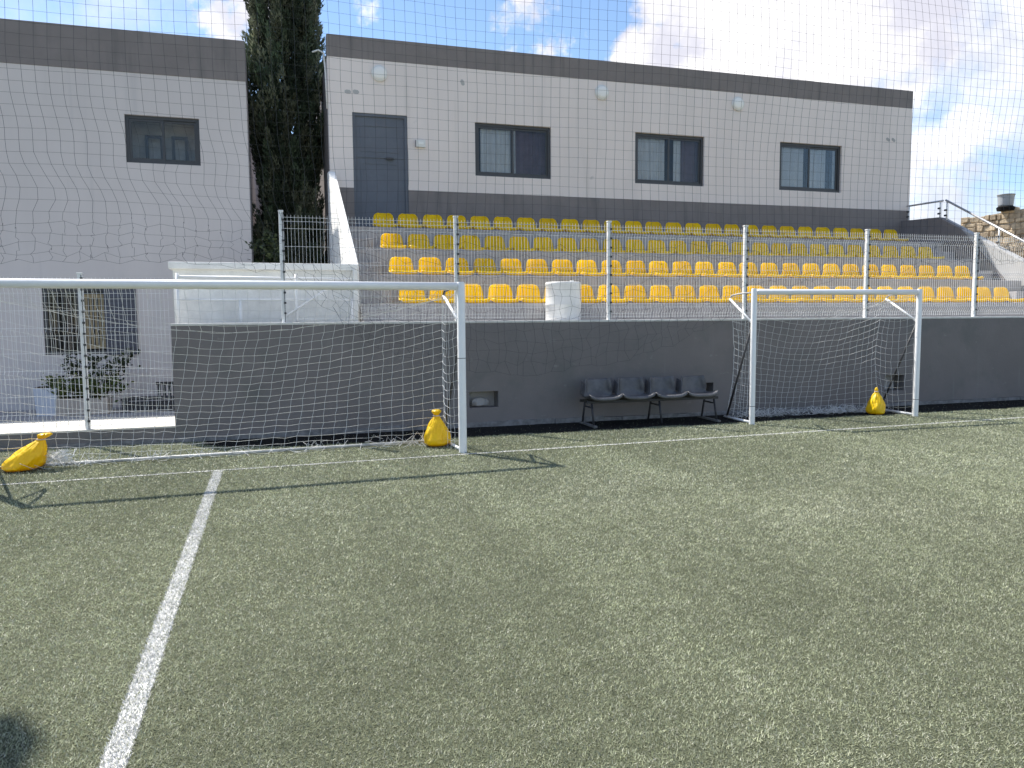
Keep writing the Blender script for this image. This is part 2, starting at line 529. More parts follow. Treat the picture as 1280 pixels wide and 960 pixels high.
def holed_wall(mb, x0, x1, y0, y1, z0, z1, holes):
    """wall slab, front at y0, back at y1, with rectangular through-holes (xa, xb, za, zb)"""
    xs = sorted({x0, x1, *[h[0] for h in holes], *[h[1] for h in holes]})
    zs = sorted({z0, z1, *[h[2] for h in holes], *[h[3] for h in holes]})
    xs = [x for x in xs if x0 <= x <= x1]; zs = [z for z in zs if z0 <= z <= z1]

    def solid(i, j):
        if i < 0 or j < 0 or i >= len(xs) - 1 or j >= len(zs) - 1:
            return False
        cx = (xs[i] + xs[i + 1]) / 2; cz = (zs[j] + zs[j + 1]) / 2
        return not any(h[0] < cx < h[1] and h[2] < cz < h[3] for h in holes)
    idx = {}

    def V(i, j, k):
        key = (i, j, k)
        if key not in idx:
            idx[key] = len(mb.v)
            mb.v.append((xs[i], y0 if k == 0 else y1, zs[j]))
        return idx[key]
    for i in range(len(xs) - 1):
        for j in range(len(zs) - 1):
            if not solid(i, j):
                continue
            mb.f.append((V(i, j, 0), V(i + 1, j, 0), V(i + 1, j + 1, 0), V(i, j + 1, 0)))
            mb.f.append((V(i, j, 1), V(i, j + 1, 1), V(i + 1, j + 1, 1), V(i + 1, j, 1)))
            if not solid(i - 1, j): mb.f.append((V(i, j, 0), V(i, j + 1, 0), V(i, j + 1, 1), V(i, j, 1)))
            if not solid(i + 1, j): mb.f.append((V(i + 1, j, 0), V(i + 1, j, 1), V(i + 1, j + 1, 1), V(i + 1, j + 1, 0)))
            if not solid(i, j - 1): mb.f.append((V(i, j, 0), V(i, j, 1), V(i + 1, j, 1), V(i + 1, j, 0)))
            if not solid(i, j + 1): mb.f.append((V(i, j + 1, 0), V(i + 1, j + 1, 0), V(i + 1, j + 1, 1), V(i, j + 1, 1)))
    return mb


def np_mesh(name, verts, tris, col, matn, parent=None, kind=None):
    me = bpy.data.meshes.new(name)
    nv = len(verts); nf = len(tris)
    me.vertices.add(nv); me.vertices.foreach_set('co', verts.astype(np.float32).ravel())
    me.loops.add(nf * 3); me.loops.foreach_set('vertex_index', tris.astype(np.int32).ravel())
    me.polygons.add(nf)
    me.polygons.foreach_set('loop_start', np.arange(0, nf * 3, 3, dtype=np.int32))
    me.polygons.foreach_set('loop_total', np.full(nf, 3, dtype=np.int32))
    at = me.color_attributes.new('Col', 'FLOAT_COLOR', 'POINT')
    at.data.foreach_set('color', np.concatenate([col, np.ones((nv, 1))], 1).astype(np.float32).ravel())
    me.update(calc_edges=True)
    me.materials.append(MATS[matn])
    o = bpy.data.objects.new(name, me); COL.objects.link(o)
    if parent is not None: o.parent = parent
    if kind: o['kind'] = kind
    return o


# low-frequency value noise for numpy
def vnoise(x, y, seed, scale):
    r = np.random.default_rng(seed); g = r.random((64, 64))
    u = x * scale; v = y * scale
    i = np.floor(u).astype(int); j = np.floor(v).astype(int)
    fu = u - i; fv = v - j
    fu = fu * fu * (3 - 2 * fu); fv = fv * fv * (3 - 2 * fv)
    a = g[i % 64, j % 64]; b_ = g[(i + 1) % 64, j % 64]; c = g[i % 64, (j + 1) % 64]; d = g[(i + 1) % 64, (j + 1) % 64]
    return (a * (1 - fu) + b_ * fu) * (1 - fv) + (c * (1 - fu) + d * fu) * fv


# ------------------------------------------------------------------ ground and pitch
YW = 11.36           # front face of the boundary wall
WTOP = 1.625
YF = 16.7            # building fronts

MB().grid([[(-400, -400, -0.02), (400, -400, -0.02)], [(-400, 400, -0.02), (400, 400, -0.02)]]).build('ground', 'earth', kind='structure')
MB().grid([[(-40, -60, 0.0), (60, -60, 0.0)], [(-40, YW + 0.02, 0.0), (60, YW + 0.02, 0.0)]]).build('artificial_turf_pitch', 'turf_base', kind='structure')

LW = 0.042


def crumb_shade_edge(x):  # edge of the crumb, drawn out to where the wall's shadow ends
    return YW - 0.92 - 0.05 * np.sin(x * 1.7) * np.sin(x * 0.6) - 0.04 * np.sin(x * 5.3) + 0.62 * np.exp(-np.maximum(x + 0.9, 0) * 2.2)


def goal_line_y(x): return 8.985 + 0.027 * (x + 2.3)
PX = -0.615


def on_line(x, y):
    a = np.abs(y - (8.985 + 0.027 * (x + 2.3))) < LW / 2
    b_ = (np.abs(x - PX) < 0.046) & (y < goal_line_y(PX))
    return a | b_


def make_fibres(x, y, ln, wd, base_rgb, bright, mtl, name, kind):
    n = len(x)
    th = rng.random(n) * 2 * PI
    # the pile lies over in slowly changing directions
    lean = 2 * PI * vnoise(x + 50, y + 50, 3, 0.45) + (rng.random(n) - 0.5) * 5.6
    tilt = 0.45 + 0.75 * rng.random(n)
    L = ln * (0.65 + 0.7 * rng.random(n))
    dx = np.cos(lean) * np.sin(tilt) * L; dy = np.sin(lean) * np.sin(tilt) * L; dz = np.cos(tilt) * L
    px = -np.sin(th) * wd / 2; py = np.cos(th) * wd / 2
    z0 = np.zeros(n)
    v = np.empty((n, 3, 3))
    v[:, 0] = np.stack([x - px, y - py, z0 + 0.001], 1)
    v[:, 1] = np.stack([x + px, y + py, z0 + 0.001], 1)
    v[:, 2] = np.stack([x + dx, y + dy, z0 + dz], 1)
    c = base_rgb * bright[:, None]
    col = np.repeat(c[:, None, :], 3, axis=1)
    return np_mesh(name, v.reshape(-1, 3), np.arange(n * 3).reshape(-1, 3), col.reshape(-1, 3), mtl, kind=kind)


def scatter(y0, y1, dens):
    # strip across the field of view plus a margin on both sides
    xa = -0.30 * y1 - 1.6; xb = 1.24 * y1 + 1.6
    n = int((xb - xa) * (y1 - y0) * dens)
    x = xa + (xb - xa) * rng.random(n); y = y0 + (y1 - y0) * rng.random(n)
    return x, y


xs_, ys_, ls_, ws_ = [], [], [], []
for y0, y1, dens, ln, wd in ((1.6, 3.2, 23000, 0.0155, 0.0034), (3.2, 4.6, 18500, 0.0165, 0.0038), (4.6, 6.4, 11500, 0.018, 0.0050),
                             (6.4, 8.6, 6600, 0.020, 0.0068), (8.6, 11.35, 3800, 0.022, 0.0095)):
    x, y = scatter(y0, y1, dens)
    xs_.append(x); ys_.append(y); ls_.append(np.full(len(x), ln)); ws_.append(np.full(len(x), wd))
x = np.concatenate(xs_); y = np.concatenate(ys_); ln = np.concatenate(ls_); wd = np.concatenate(ws_)
keep = ~on_line(x, y) & ~((x > -0.9) & (y > crumb_shade_edge(x)) & (rng.random(len(x)) < 0.975))
x, y, ln, wd = x[keep], y[keep], ln[keep], wd[keep]
n = len(x)
wear = vnoise(x + 20, y + 20, 5, 0.6) * 0.5 + vnoise(x + 20, y + 20, 6, 1.7) * 0.3 + vnoise(x + 20, y + 20, 8, 5.0) * 0.2
clump = vnoise(x + 20, y + 20, 9, 14.0)
fine = 0.5 * vnoise(x + 20, y + 20, 10, 46.0) + 0.5 * vnoise(x + 20, y + 20, 13, 90.0)
stripe = vnoise(x * 2.6 + 30, y * 0.22 + 3, 12, 1.0)
bright = (0.38 + 0.86 * rng.random(n) ** 0.5) * (0.74 + 0.54 * wear) * (0.84 + 0.32 * clump) * (0.60 + 0.84 * fine) * (0.86 + 0.28 * stripe)
kindsel = rng.random(n)
rgb = np.empty((n, 3))
rgb[:] = (0.36, 0.388, 0.242)
rgb[kindsel > 0.55] = (0.38, 0.40, 0.29)
rgb[kindsel > 0.80] = (0.26, 0.285, 0.16)
rgb[kindsel > 0.93] = (0.50, 0.50, 0.40)
dry = np.clip((wear - 0.5) * 2.2, 0, 1)[:, None]
rgb = rgb * (1 - 0.3 * dry) + np.array((0.46, 0.45, 0.36)) * 0.3 * dry
turf = make_fibres(x, y, ln, wd, rgb * np.array((1.06, 1.05, 1.08)), bright, 'turf_fibre', 'artificial_grass', 'stuff')
tag(turf, 'faded grey green artificial grass fibres covering the pitch', 'artificial grass')


def line_object(name, corners, pts_fn, cnt, ln, wd, label):
    base = MB()
    base.grid(corners).build
    o = base.build(name, 'net_white', kind='structure')
    return o


# white yarn of the markings: a thin woven base plus its own fibres
def marking(name, base_rows, xf, yf, ln, wd):
    base = MB().grid(base_rows).build(name, 'line_yarn_base', kind='structure')
    n = len(xf)
    g = (0.42 + 0.42 * rng.random(n)) * (0.85 + 0.3 * vnoise(xf + 9, yf + 9, 44, 22.0))
    col = np.stack([g, g, g * 0.98], 1)
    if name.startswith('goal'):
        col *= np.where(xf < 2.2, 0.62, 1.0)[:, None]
    dirt_and_shade = rng.random(n) < 0.16  # soiled fibres, picked at random
    col[dirt_and_shade] = np.array((0.28, 0.30, 0.19))
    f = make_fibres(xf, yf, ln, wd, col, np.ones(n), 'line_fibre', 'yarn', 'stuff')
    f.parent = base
    return base


mat('line_yarn_base', (0.55, 0.55, 0.53), 0.9, 0.1, var=0.25, vscale=120)
n = 26000
yy = 1.2 + (8.98 - 1.2) * rng.random(n) ** 1.35
xx = PX + (rng.random(n) - 0.5) * 0.098 + 0.006 * (rng.random(n) - 0.5)
marking('side_marking', [[(PX - 0.045, -30, 0.004), (PX + 0.045, -30, 0.004)], [(PX - 0.045, 9.0, 0.004), (PX + 0.045, 9.0, 0.004)]], xx, yy,
        np.full(n, 0.02), 0.004 + 0.0006 * yy)
n = 9000
xx = -4.5 + 18.5 * rng.random(n)
yy = goal_line_y(xx) + (rng.random(n) - 0.5) * LW
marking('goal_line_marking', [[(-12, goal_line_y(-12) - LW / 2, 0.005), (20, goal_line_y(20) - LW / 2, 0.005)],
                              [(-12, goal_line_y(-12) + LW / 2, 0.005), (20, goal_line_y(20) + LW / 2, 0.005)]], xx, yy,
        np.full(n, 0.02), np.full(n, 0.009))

# ------------------------------------------------------------------ boundary wall
wall = thing('boundary_wall', 'long dark grey painted retaining wall below the yellow seats', 'wall', (0, 0, 0))
HOLES = [(2.83, 3.29, 0.30, 0.55), (6.76, 7.05, 0.31, 0.56), (10.58, 11.02, 0.29, 0.58)]
mb = holed_wall(MB(), -1.30, 19.0, YW, YW + 0.24, 0.07, WTOP - 0.035, HOLES)
mb.build('wall_face', 'wall_grey', wall)
MB().box(-1.302, 19.0, YW - 0.004, YW + 0.30, WTOP - 0.035, WTOP).build('coping', 'coping', wall, bevel=0.008)
# rough plinth strip at the foot
rows = []
for k in range(2):
    rows.append([])
rr = random.Random(3)
pl = MB()
xx = -1.3
while xx < 19:
    x2 = min(19, xx + 0.12 + rr.random() * 0.35)
    pl.box(xx, x2, YW - 0.012 - rr.random() * 0.03, YW + 0.2, 0.0, 0.062 + rr.random() * 0.03 * (1 if xx < 6 else 0.3))
    xx = x2
pl.build('plinth', 'plinth', wall)
for i, hh in enumerate(HOLES):
    v_ = MB().box(hh[0] - 0.02, hh[1] + 0.02, YW + 0.245, YW + 0.30, hh[2] - 0.02, hh[3] + 0.02).build('vent_back', 'dirt_and_shade', wall)
    if i == 0:
        rk = MB().lathe([(0.02, 0), (0.12, 0.02), (0.14, 0.07), (0.10, 0.12), (0.04, 0.14)], 10, (3.02, YW + 0.16, hh[2] + 0.004),
                        jit=lambda a, z: 1 + 0.25 * math.sin(3 * a + z * 20))
        for q in range(len(rk.v)):
            vx, vy, vz = rk.v[q]; rk.v[q] = (vx, YW + 0.16 + (vy - YW - 0.16) * 0.35, vz)
        tag(rk.build('rubble_lump', 'concrete'), 'grey rubble lump sitting inside the wall opening beside the large goal', 'rubble')

low = thing('low_wall', 'low dark grey kerb wall under the left wire fence', 'wall')
pts = []
MB().box(-14, -1.304, YW + 0.02, YW + 0.26, 0.0, 0.205).build('wall_face', 'wall_grey', low)
MB().box(-14, -1.304, YW - 0.006, YW + 0.03, 0.0, 0.055).build('plinth', 'plinth', low)
MB().box(-14, -1.304, YW + 0.015, 12.72, 0.205, 0.23).build('ledge_top', 'cream_floor', low, bevel=0.006)
MB().box(-14, -1.304, YW + 0.26, 12.72, -0.01, 0.2).build('ledge_body', 'concrete', low)
MB().grid([[(-16, 12.6, 0.0), (1.3, 12.6, 0.0)], [(-16, YF + 0.2, 0.0), (1.3, YF + 0.2, 0.0)]]).build('courtyard_floor', 'courtyard', kind='structure')

# rubber crumb along the wall foot, with the wall's shade painted into it
strip = MB()
rows = [[], []]
for k in range(160):
    X = -0.95 + k * 20 / 159
    rows[0].append((X, float(crumb_shade_edge(np.array(X))), 0.006))
    rows[1].append((X, YW - 0.005, 0.008))
strip.grid(rows).build('crumb_shade_strip', 'dirt_and_shade', kind='structure')

# walkway behind the wall
MB().box(-1.30, 19, YW + 0.24, 12.0, 0.0, 1.38).build('walkway', 'concrete', kind='structure')

# ------------------------------------------------------------------ grandstand
ROW_Y = [12.47, 13.46, 14.52, 15.60]        # seat centres
ROW_Z = [1.90, 2.41, 2.93, 3.45]
SX0, SDX, NS = 2.20, 0.50, 26
stand = thing('grandstand', 'bare concrete grandstand of four high steps carrying yellow seats', 'grandstand')
XL, XR = 1.34, 15.92
edges = [y - 0.30 for y in ROW_Y] + [YF]
for i in range(4):
    MB().box(XL, XR, edges[i], edges[i + 1] + (0.0 if i == 3 else 0.02), 0.02 * i, ROW_Z[i]).build('step', 'concrete', stand, bevel=0.012)
for side in (0, 1):         # aisle half steps
    for i in range(4):
        zlow = 1.38 if i == 0 else ROW_Z[i - 1]
        zt = zlow + (ROW_Z[i] - zlow) / 2
        xa, xb = (XL + 0.01, XL + 0.55) if side == 0 else (XR - 0.55, XR - 0.01)
        MB().box(xa, xb, edges[i] - 0.34, edges[i] + 0.005, zlow - 0.01, zt).build('aisle_step', 'concrete', stand, bevel=0.01)


def seat_mesh():
    mb = MB()
    # profile from the front lip over the pan and up the back: (y, z, half width)
    prof = [(-0.205, 0.012, 0.215), (-0.212, 0.045, 0.222), (-0.19, 0.062, 0.224), (-0.10, 0.052, 0.226), (0.02, 0.046, 0.226), (0.10, 0.056, 0.224),
            (0.15, 0.090, 0.220), (0.175, 0.15, 0.212), (0.19, 0.21, 0.205), (0.203, 0.26, 0.197), (0.212, 0.30, 0.180), (0.217, 0.325, 0.150), (0.219, 0.338, 0.105)]
    rows = []
    nx = 13
    for i, (yy, zz, hw) in enumerate(prof):
        r = []
        for k in range(nx):
            u = -1 + 2 * k / (nx - 1)
            back = max(0.0, min(1.0, (zz - 0.06) / 0.1)) if i > 4 else 0
            yk = yy - back * 0.055 * u * u               # back wraps round the sitter
            zk = zz + (1 - back) * 0.018 * abs(u) ** 3
            r.append((u * hw, yk, zk))
        rows.append(r)
    mb.grid(rows)
    # rolled foot ring
    return mb


proto = seat_mesh().build('stadium_seat', 'seat_yellow', None, smooth_=True, solid=0.012)
ORD = ['first', 'second', 'third', 'fourth', 'fifth', 'sixth', 'seventh', 'eighth', 'ninth', 'tenth', 'eleventh', 'twelfth', 'thirteenth',
       'fourteenth', 'fifteenth', 'sixteenth', 'seventeenth', 'eighteenth', 'nineteenth', 'twentieth', 'twenty-first', 'twenty-second',
       'twenty-third', 'twenty-fourth', 'twenty-fifth', 'twenty-sixth']
RN = ['lowest row', 'second row up', 'third row up', 'top row']
rr = random.Random(5)
first = True
for r in range(4):
    for i in range(NS):
        if first:
            o = proto; first = False
        else:
            o = proto.copy(); COL.objects.link(o)
        o.location = (SX0 + i * SDX + rr.uniform(-.006, .006), ROW_Y[r] + rr.uniform(-.006, .006), ROW_Z[r] + 0.001)
        o.rotation_euler = (0, 0, rr.uniform(-.025, .025))
        tag(o, 'yellow plastic shell seat, %s, %s from the white stair wall' % (RN[r], ORD[i]), 'seat', 'yellow seats in the ' + RN[r])

# ------------------------------------------------------------------ buildings
def window(parent, x0, x1, z0, z1, yf, style, label=None):
    fw = 0.06
    yfr = yf + 0.06
    w = MB()
    holed_wall(w, x0, x1, yfr, yfr + 0.06, z0, z1, [(x0 + fw, x1 - fw, z0 + fw, z1 - fw)])
    wo_ = w.build('window', 'frame_alu', parent)
    xm = (x0 + x1) / 2
    for k, (a, b_) in enumerate(((x0 + fw, xm + 0.02), (xm - 0.02, x1 - fw))):
        ys = yfr + 0.012 + 0.022 * k
        s = MB()
        sw = 0.045
        holed_wall(s, a + 0.002, b_ - 0.002, ys, ys + 0.02, z0 + fw + 0.002, z1 - fw - 0.002, [(a + sw, b_ - sw, z0 + fw + sw, z1 - fw - sw)])
        s.build('sash', 'frame_alu', wo_)
        MB().box(a + sw - 0.005, b_ - sw + 0.005, ys + 0.008, ys + 0.013, z0 + fw + sw - 0.005, z1 - fw - sw + 0.005).build('pane', 'glass_pane', wo_)
    # room behind
    rm = MB()
    rm.box(x0 - 0.3, x1 + 0.3, yf + 1.1, yf + 1.15, z0 - 0.3, z1 + 0.3)
    rm.box(x0 - 0.35, x0 - 0.3, yf + 0.26, yf + 1.1, z0 - 0.3, z1 + 0.3)
    rm.box(x1 + 0.3, x1 + 0.35, yf + 0.26, yf + 1.1, z0 - 0.3, z1 + 0.3)
    rm.box(x0 - 0.3, x1 + 0.3, yf + 0.26, yf + 1.1, z0 - 0.35, z0 - 0.3)
    rm.box(x0 - 0.3, x1 + 0.3, yf + 0.26, yf + 1.1, z1 + 0.3, z1 + 0.35)
    rm.build('room_lining', 'room_dark', wo_)

    def curtain(a, b_, m_, amp=0.025, lam=0.11, zb=z0 - 0.05, dy=0.0):
        rows = []
        nn = max(12, int((b_ - a) / 0.018))
        r_ = random.Random(int(a * 100))
        ph = r_.random() * 6
        for zz in (zb, z1 + 0.02):
            rows.append([(a + (b_ - a) * k / nn, yf + 0.165 + dy + amp * math.sin(2 * PI * (a + (b_ - a) * k / nn) / lam + ph + 1.5 * math.sin(k * 0.23)), zz) for k in range(nn + 1)])
        MB().grid(rows).build('curtain', m_, wo_, smooth_=True)
    L = x1 - x0
    if style == 1:
        curtain(x0 + 0.16, xm - 0.02, 'curtain'); curtain(xm + 0.04, x1 - 0.03, 'curtain_mauve', 0.03, 0.19, dy=0.05); curtain(xm + 0.02, xm + 0.09, 'curtain', 0.01, 0.06)
    elif style == 2:
        curtain(x0 + 0.10, xm - 0.06, 'curtain'); curtain(xm + 0.16, xm + 0.37, 'curtain', 0.02, 0.09); curtain(xm + 0.36, x1 - 0.02, 'curtain_mauve', 0.03, 0.19, dy=0.05)
    elif style == 3:
        curtain(x0 + 0.08, xm - 0.10, 'curtain', 0.014, 0.2); curtain(xm + 0.08, xm + 0.58, 'curtain', 0.03, 0.13); curtain(x1 - 0.14, x1 - 0.05, 'curtain', 0.01, 0.05)
    elif style == 4:
        for a, b_ in ((x0 + 0.28, xm - 0.05), (xm + 0.1, x1 - 0.26)):
            s = MB(); holed_wall(s, a, b_, yf + 0.5, yf + 0.53, z0 - 0.2, z1 - 0.26, [(a + 0.06, b_ - 0.06, z0 - 0.14, z1 - 0.32)])
            s.build('inner_frame', 'frame_alu', wo_)
        MB().box(x0 - 0.28, x1 + 0.28, yf + 0.7, yf + 0.72, z0 - 0.28, z1 + 0.28).build('blind', 'coping', wo_)
    return wo_


k = YF / 16.3      # positions below were measured for a front at 16.3
def sx(v): return v * k
def sz(v): return CAM_H + (v - CAM_H) * k


blg = thing('upper_building', 'long pale grey building with dark roof band above the yellow seats', 'building')
bx0, bx1 = sx(1.229), sx(15.79)
zt, zb1, zb2 = sz(7.35), sz(6.915), sz(4.347)
DOOR = (sx(1.694), sx(2.817), 3.45, sz(5.858))
WIN = [(sx(4.26), sx(5.98), sz(4.711), sz(5.826)), (sx(8.01), sx(9.79), sz(4.715), sz(5.851)), (sx(11.855), sx(13.657), sz(4.721), sz(5.864))]
holed_wall(MB(), bx0, bx1, YF, YF + 0.25, zb2, zb1, [w for w in WIN] + [(DOOR[0], DOOR[1], zb2 - 1, DOOR[3])]).build('wall', 'wall_white', blg)
holed_wall(MB(), bx0, bx1, YF - 0.003, YF + 0.25, 3.40, zb2, [(DOOR[0], DOOR[1], 3.0, zb2 + 1)]).build('base_band', 'band_grey', blg)
MB().box(bx0 - 0.004, bx1 + 0.004, YF - 0.006, YF + 0.25, zb1, zt).build('parapet_band', 'band_grey', blg, bevel=0.01)
MB().box(bx0 + 0.01, bx0 + 0.25, YF + 0.25, YF + 11.5, 0.0, zt - 0.42).build('side_wall', 'band_grey', blg)  # dark paint standing in for shade on this side
MB().box(bx1 - 0.25, bx1 - 0.0, YF + 0.25, YF + 11.5, 0.0, zt - 0.2).build('side_wall', 'wall_white', blg)
MB().box(bx0 + 0.25, bx1 - 0.25, YF + 0.25, YF + 11.25, zt - 0.7, zt - 0.45).build('roof', 'concrete_side', blg)
MB().box(bx0 + 0.02, bx1 - 0.02, YF + 11.25, YF + 11.52, 0.0, zt - 0.43).build('rear_wall', 'wall_white', blg)
MB().box(sx(14.0), sx(14.3), YF + 0.4, YF + 0.6, zt - 0.45, zt + 0.07).build('roof_vent', 'tank_grey', blg)
for w, st in zip(WIN, (1, 2, 3)):
    window(blg, *w[:2], w[2], w[3], YF, st)
dr = MB()
holed_wall(dr, DOOR[0], DOOR[1], YF + 0.02, YF + 0.10, DOOR[2], DOOR[3], [(DOOR[0] + 0.06, DOOR[1] - 0.06, DOOR[2] - 1, DOOR[3] - 0.06)])
d_ = dr.build('door', 'door_grey', blg)
MB().box(DOOR[0] + 0.06, DOOR[1] - 0.06, YF + 0.055, YF + 0.095, DOOR[2] + 0.02, DOOR[3] - 0.06).build('door_leaf', 'door_grey', d_)
zmid = sz(4.98)
for (xa, xb, za, zz) in ((DOOR[0] + 0.16, DOOR[1] - 0.16, zmid + 0.12, DOOR[3] - 0.2), (DOOR[0] + 0.16, DOOR[1] - 0.16, DOOR[2] + 0.15, zmid - 0.08)):
    holed_wall(MB(), xa, xb, YF + 0.046, YF + 0.056, za, zz, [(xa + 0.05, xb - 0.05, za + 0.05, zz - 0.05)]).build('door_panel', 'door_grey', d_)
MB().box(DOOR[0] + 0.02, DOOR[1] - 0.02, YF + 0.040, YF + 0.056, zmid, zmid + 0.035).build('door_rail', 'door_grey', d_)
MB().box(sx(2.36), sx(2.52), YF + 0.0, YF + 0.03, zmid - 0.03, zmid + 0.01).box(sx(2.48), sx(2.51), YF + 0.02, YF + 0.06, zmid - 0.02, zmid).build('door_handle', 'clip', d_)
# stains where brackets were removed
for (xa, zz) in ((1.62, 6.25), (1.78, 6.26), (4.0, 6.62), (15.05, 6.10), (15.22, 6.10)):
    o = MB().lathe([(0.0, 0), (0.05, 0), (0.055, 0.003)], 9, (0, 0, 0), jit=lambda a, z: 1 + 0.3 * math.sin(2 * a + xa)).build('plaster_patch', 'concrete_side', blg)
    o.location = (sx(xa), YF - 0.0005, sz(zz)); o.rotation_euler = (PI / 2, 0, 0)

names = ['above the grey door', 'between the two left-hand curtained windows', 'above the gap before the last curtained window']
names = ['over the grey door', 'between the mauve curtained windows', 'near the all-white curtained window']
lamp0 = None
for (xa, za), nm in zip(((2.259, 6.658), (7.181, 6.655), (10.663, 6.661)), names):
    t_ = thing('wall_lamp', 'round white bulkhead lamp on the upper building wall ' + nm, 'wall lamp', (sx(xa), YF, sz(za)), 0, 'round bulkhead lamps')
    t_.rotation_euler = (PI / 2, 0, 0)
    MB().lathe([(0.165, 0.0), (0.165, 0.035), (0.145, 0.05), (0.135, 0.05)], 28).build('base_ring', 'box_white', t_, smooth_=False)
    MB().lathe([(0.134, 0.045), (0.128, 0.058), (0.10, 0.068), (0.05, 0.074), (0.002, 0.076)], 28).build('glass_dome', 'lamp_white', t_, smooth_=True)
bx_ = thing('meter_box', 'small white electrical box on the wall beside the grey door', 'electrical box', (sx(3.08), YF, sz(5.30)))
MB().box(-0.10, 0.10, -0.07, 0.0, -0.075, 0.075).build('case', 'box_white', bx_, bevel=0.008)
MB().box(-0.105, -0.10, -0.06, -0.01, -0.07, 0.07).build('side_plate', 'clip', bx_)
MB().box(-0.05, 0.06, -0.075, -0.068, -0.02, 0.035).build('cover', 'lamp_white', bx_, bevel=0.004)
pp = MB()
pp.tube([(bx0 - 0.28, YF + 0.18, sz(7.02)), (bx0 - 0.16, YF + 0.14, sz(7.06)), (bx0 - 0.06, YF + 0.10, sz(7.0)), (bx0 - 0.035, YF + 0.06, sz(6.6)), (bx0 - 0.02, YF + 0.05, sz(5.9))], 0.018, 8)
tag(pp.build('cable_conduit', 'box_white', smooth_=True), 'thin white cable conduit hooking round the corner of the upper building', 'conduit')

lb = thing('courtyard_building', 'two storey bluish white building with wide dark roof band', 'building')
lx0, lx1 = -16.0, -0.34
lzt, lzb = sz(7.058), sz(6.29)
LW1 = (sx(-2.509), sx(-1.206), sz(4.645), sz(5.53))
LW2 = (sx(-4.036), sx(-2.475), sz(1.055), sz(2.30))
holed_wall(MB(), lx0, lx1, YF, YF + 0.25, -0.01, lzb, [LW1, LW2]).build('wall', 'wall_bluewhite', lb)
MB().box(lx0 - 0.004, lx1 + 0.004, YF - 0.012, YF + 0.25, lzb, lzt).build('parapet_band', 'band_grey', lb, bevel=0.012)
tag(MB().box(-0.335, 1.25, 27.6, 27.9, 0.0, 7.6).build('rear_yard_wall', 'wall_bluewhite'), 'plain pale wall closing the gap behind the cypress', 'wall')
MB().box(lx1 - 0.25, lx1, YF + 0.25, YF + 13, 0.0, lzb).build('side_wall', 'wall_bluewhite', lb)
MB().box(lx1 - 0.25, lx1 + 0.006, YF + 0.25, YF + 13, lzb, lzt - 0.003).build('parapet_band', 'band_grey', lb)
MB().box(lx0, lx1 - 0.25, YF + 0.25, YF + 12.8, lzt - 0.6, lzt - 0.4).build('roof', 'concrete_side', lb)
MB().box(lx0, lx1, YF + 12.8, YF + 13.03, 0.0, lzt - 0.01).build('rear_wall', 'wall_bluewhite', lb)
window(lb, *LW1, YF, 4)
# lower window: left sash dark, tan inner shutter in the middle, dark louvred shutter folded to the right
x0, x1, z0, z1 = LW2
w = MB(); holed_wall(w, x0, x1, YF + 0.03, YF + 0.10, z0, z1, [(x0 + 0.07, x1 - 0.07, z0 + 0.07, z1 - 0.07)])
lw = w.build('window', 'frame_alu', lb)
xm1 = sx(-3.43); xm2 = sx(-3.15)
MB().box(xm1 - 0.05, xm1, YF + 0.02, YF + 0.08, z0 + 0.07, z1 - 0.07).build('mullion', 'frame_alu', lw)
MB().box(x0 + 0.07, xm1 - 0.05, YF + 0.065, YF + 0.072, z0 + 0.07, z1 - 0.07).build('pane', 'glass_pane', lw)
MB().box(x0 - 0.2, x1 + 0.2, YF + 0.8, YF + 0.83, z0 - 0.2, z1 + 0.2).build('room_lining', 'room_dark', lw)
sl = MB(); holed_wall(sl, xm1, xm2 + 0.14, YF + 0.12, YF + 0.15, z0 + 0.1, z1 - 0.12, [(xm1 + 0.07, xm2 + 0.07, z0 + 0.17, z1 - 0.19)])
tw = sl.build('inner_shutter', 'tan_wood', lw)
q = xm1 + 0.08
while q < xm2 + 0.06:
    MB().box(q, q + 0.035, YF + 0.125, YF + 0.145, z0 + 0.17, z1 - 0.19).build('slat', 'tan_wood', tw); q += 0.075
sh = MB().box(xm2 + 0.15, x1 + 0.02, YF - 0.045, YF - 0.005, z0 - 0.02, z1 + 0.12).build('shutter', 'shutter_grey', lw)
zz = z0 + 0.05
while zz < z1:
    MB().prism([(YF - 0.06, zz), (YF - 0.045, zz + 0.045), (YF - 0.044, zz)], 'x', xm2 + 0.20, x1 - 0.03).build('slat', 'shutter_grey', sh)
    zz += 0.075
gb = MB()
q = x0 + 0.12
while q < xm1 - 0.06:
    gb.tube([(q, YF + 0.0, z0 + 0.02), (q, YF + 0.0, z1 - 0.02)], 0.008, 6); q += 0.12
gb.tube([(x0 + 0.02, YF + 0.0, z0 + 0.35), (xm1 - 0.03, YF + 0.0, z0 + 0.35)], 0.008, 6).tube([(x0 + 0.02, YF + 0.0, z1 - 0.3), (xm1 - 0.03, YF + 0.0, z1 - 0.3)], 0.008, 6)
gb.build('window_grille', 'clip', lw)

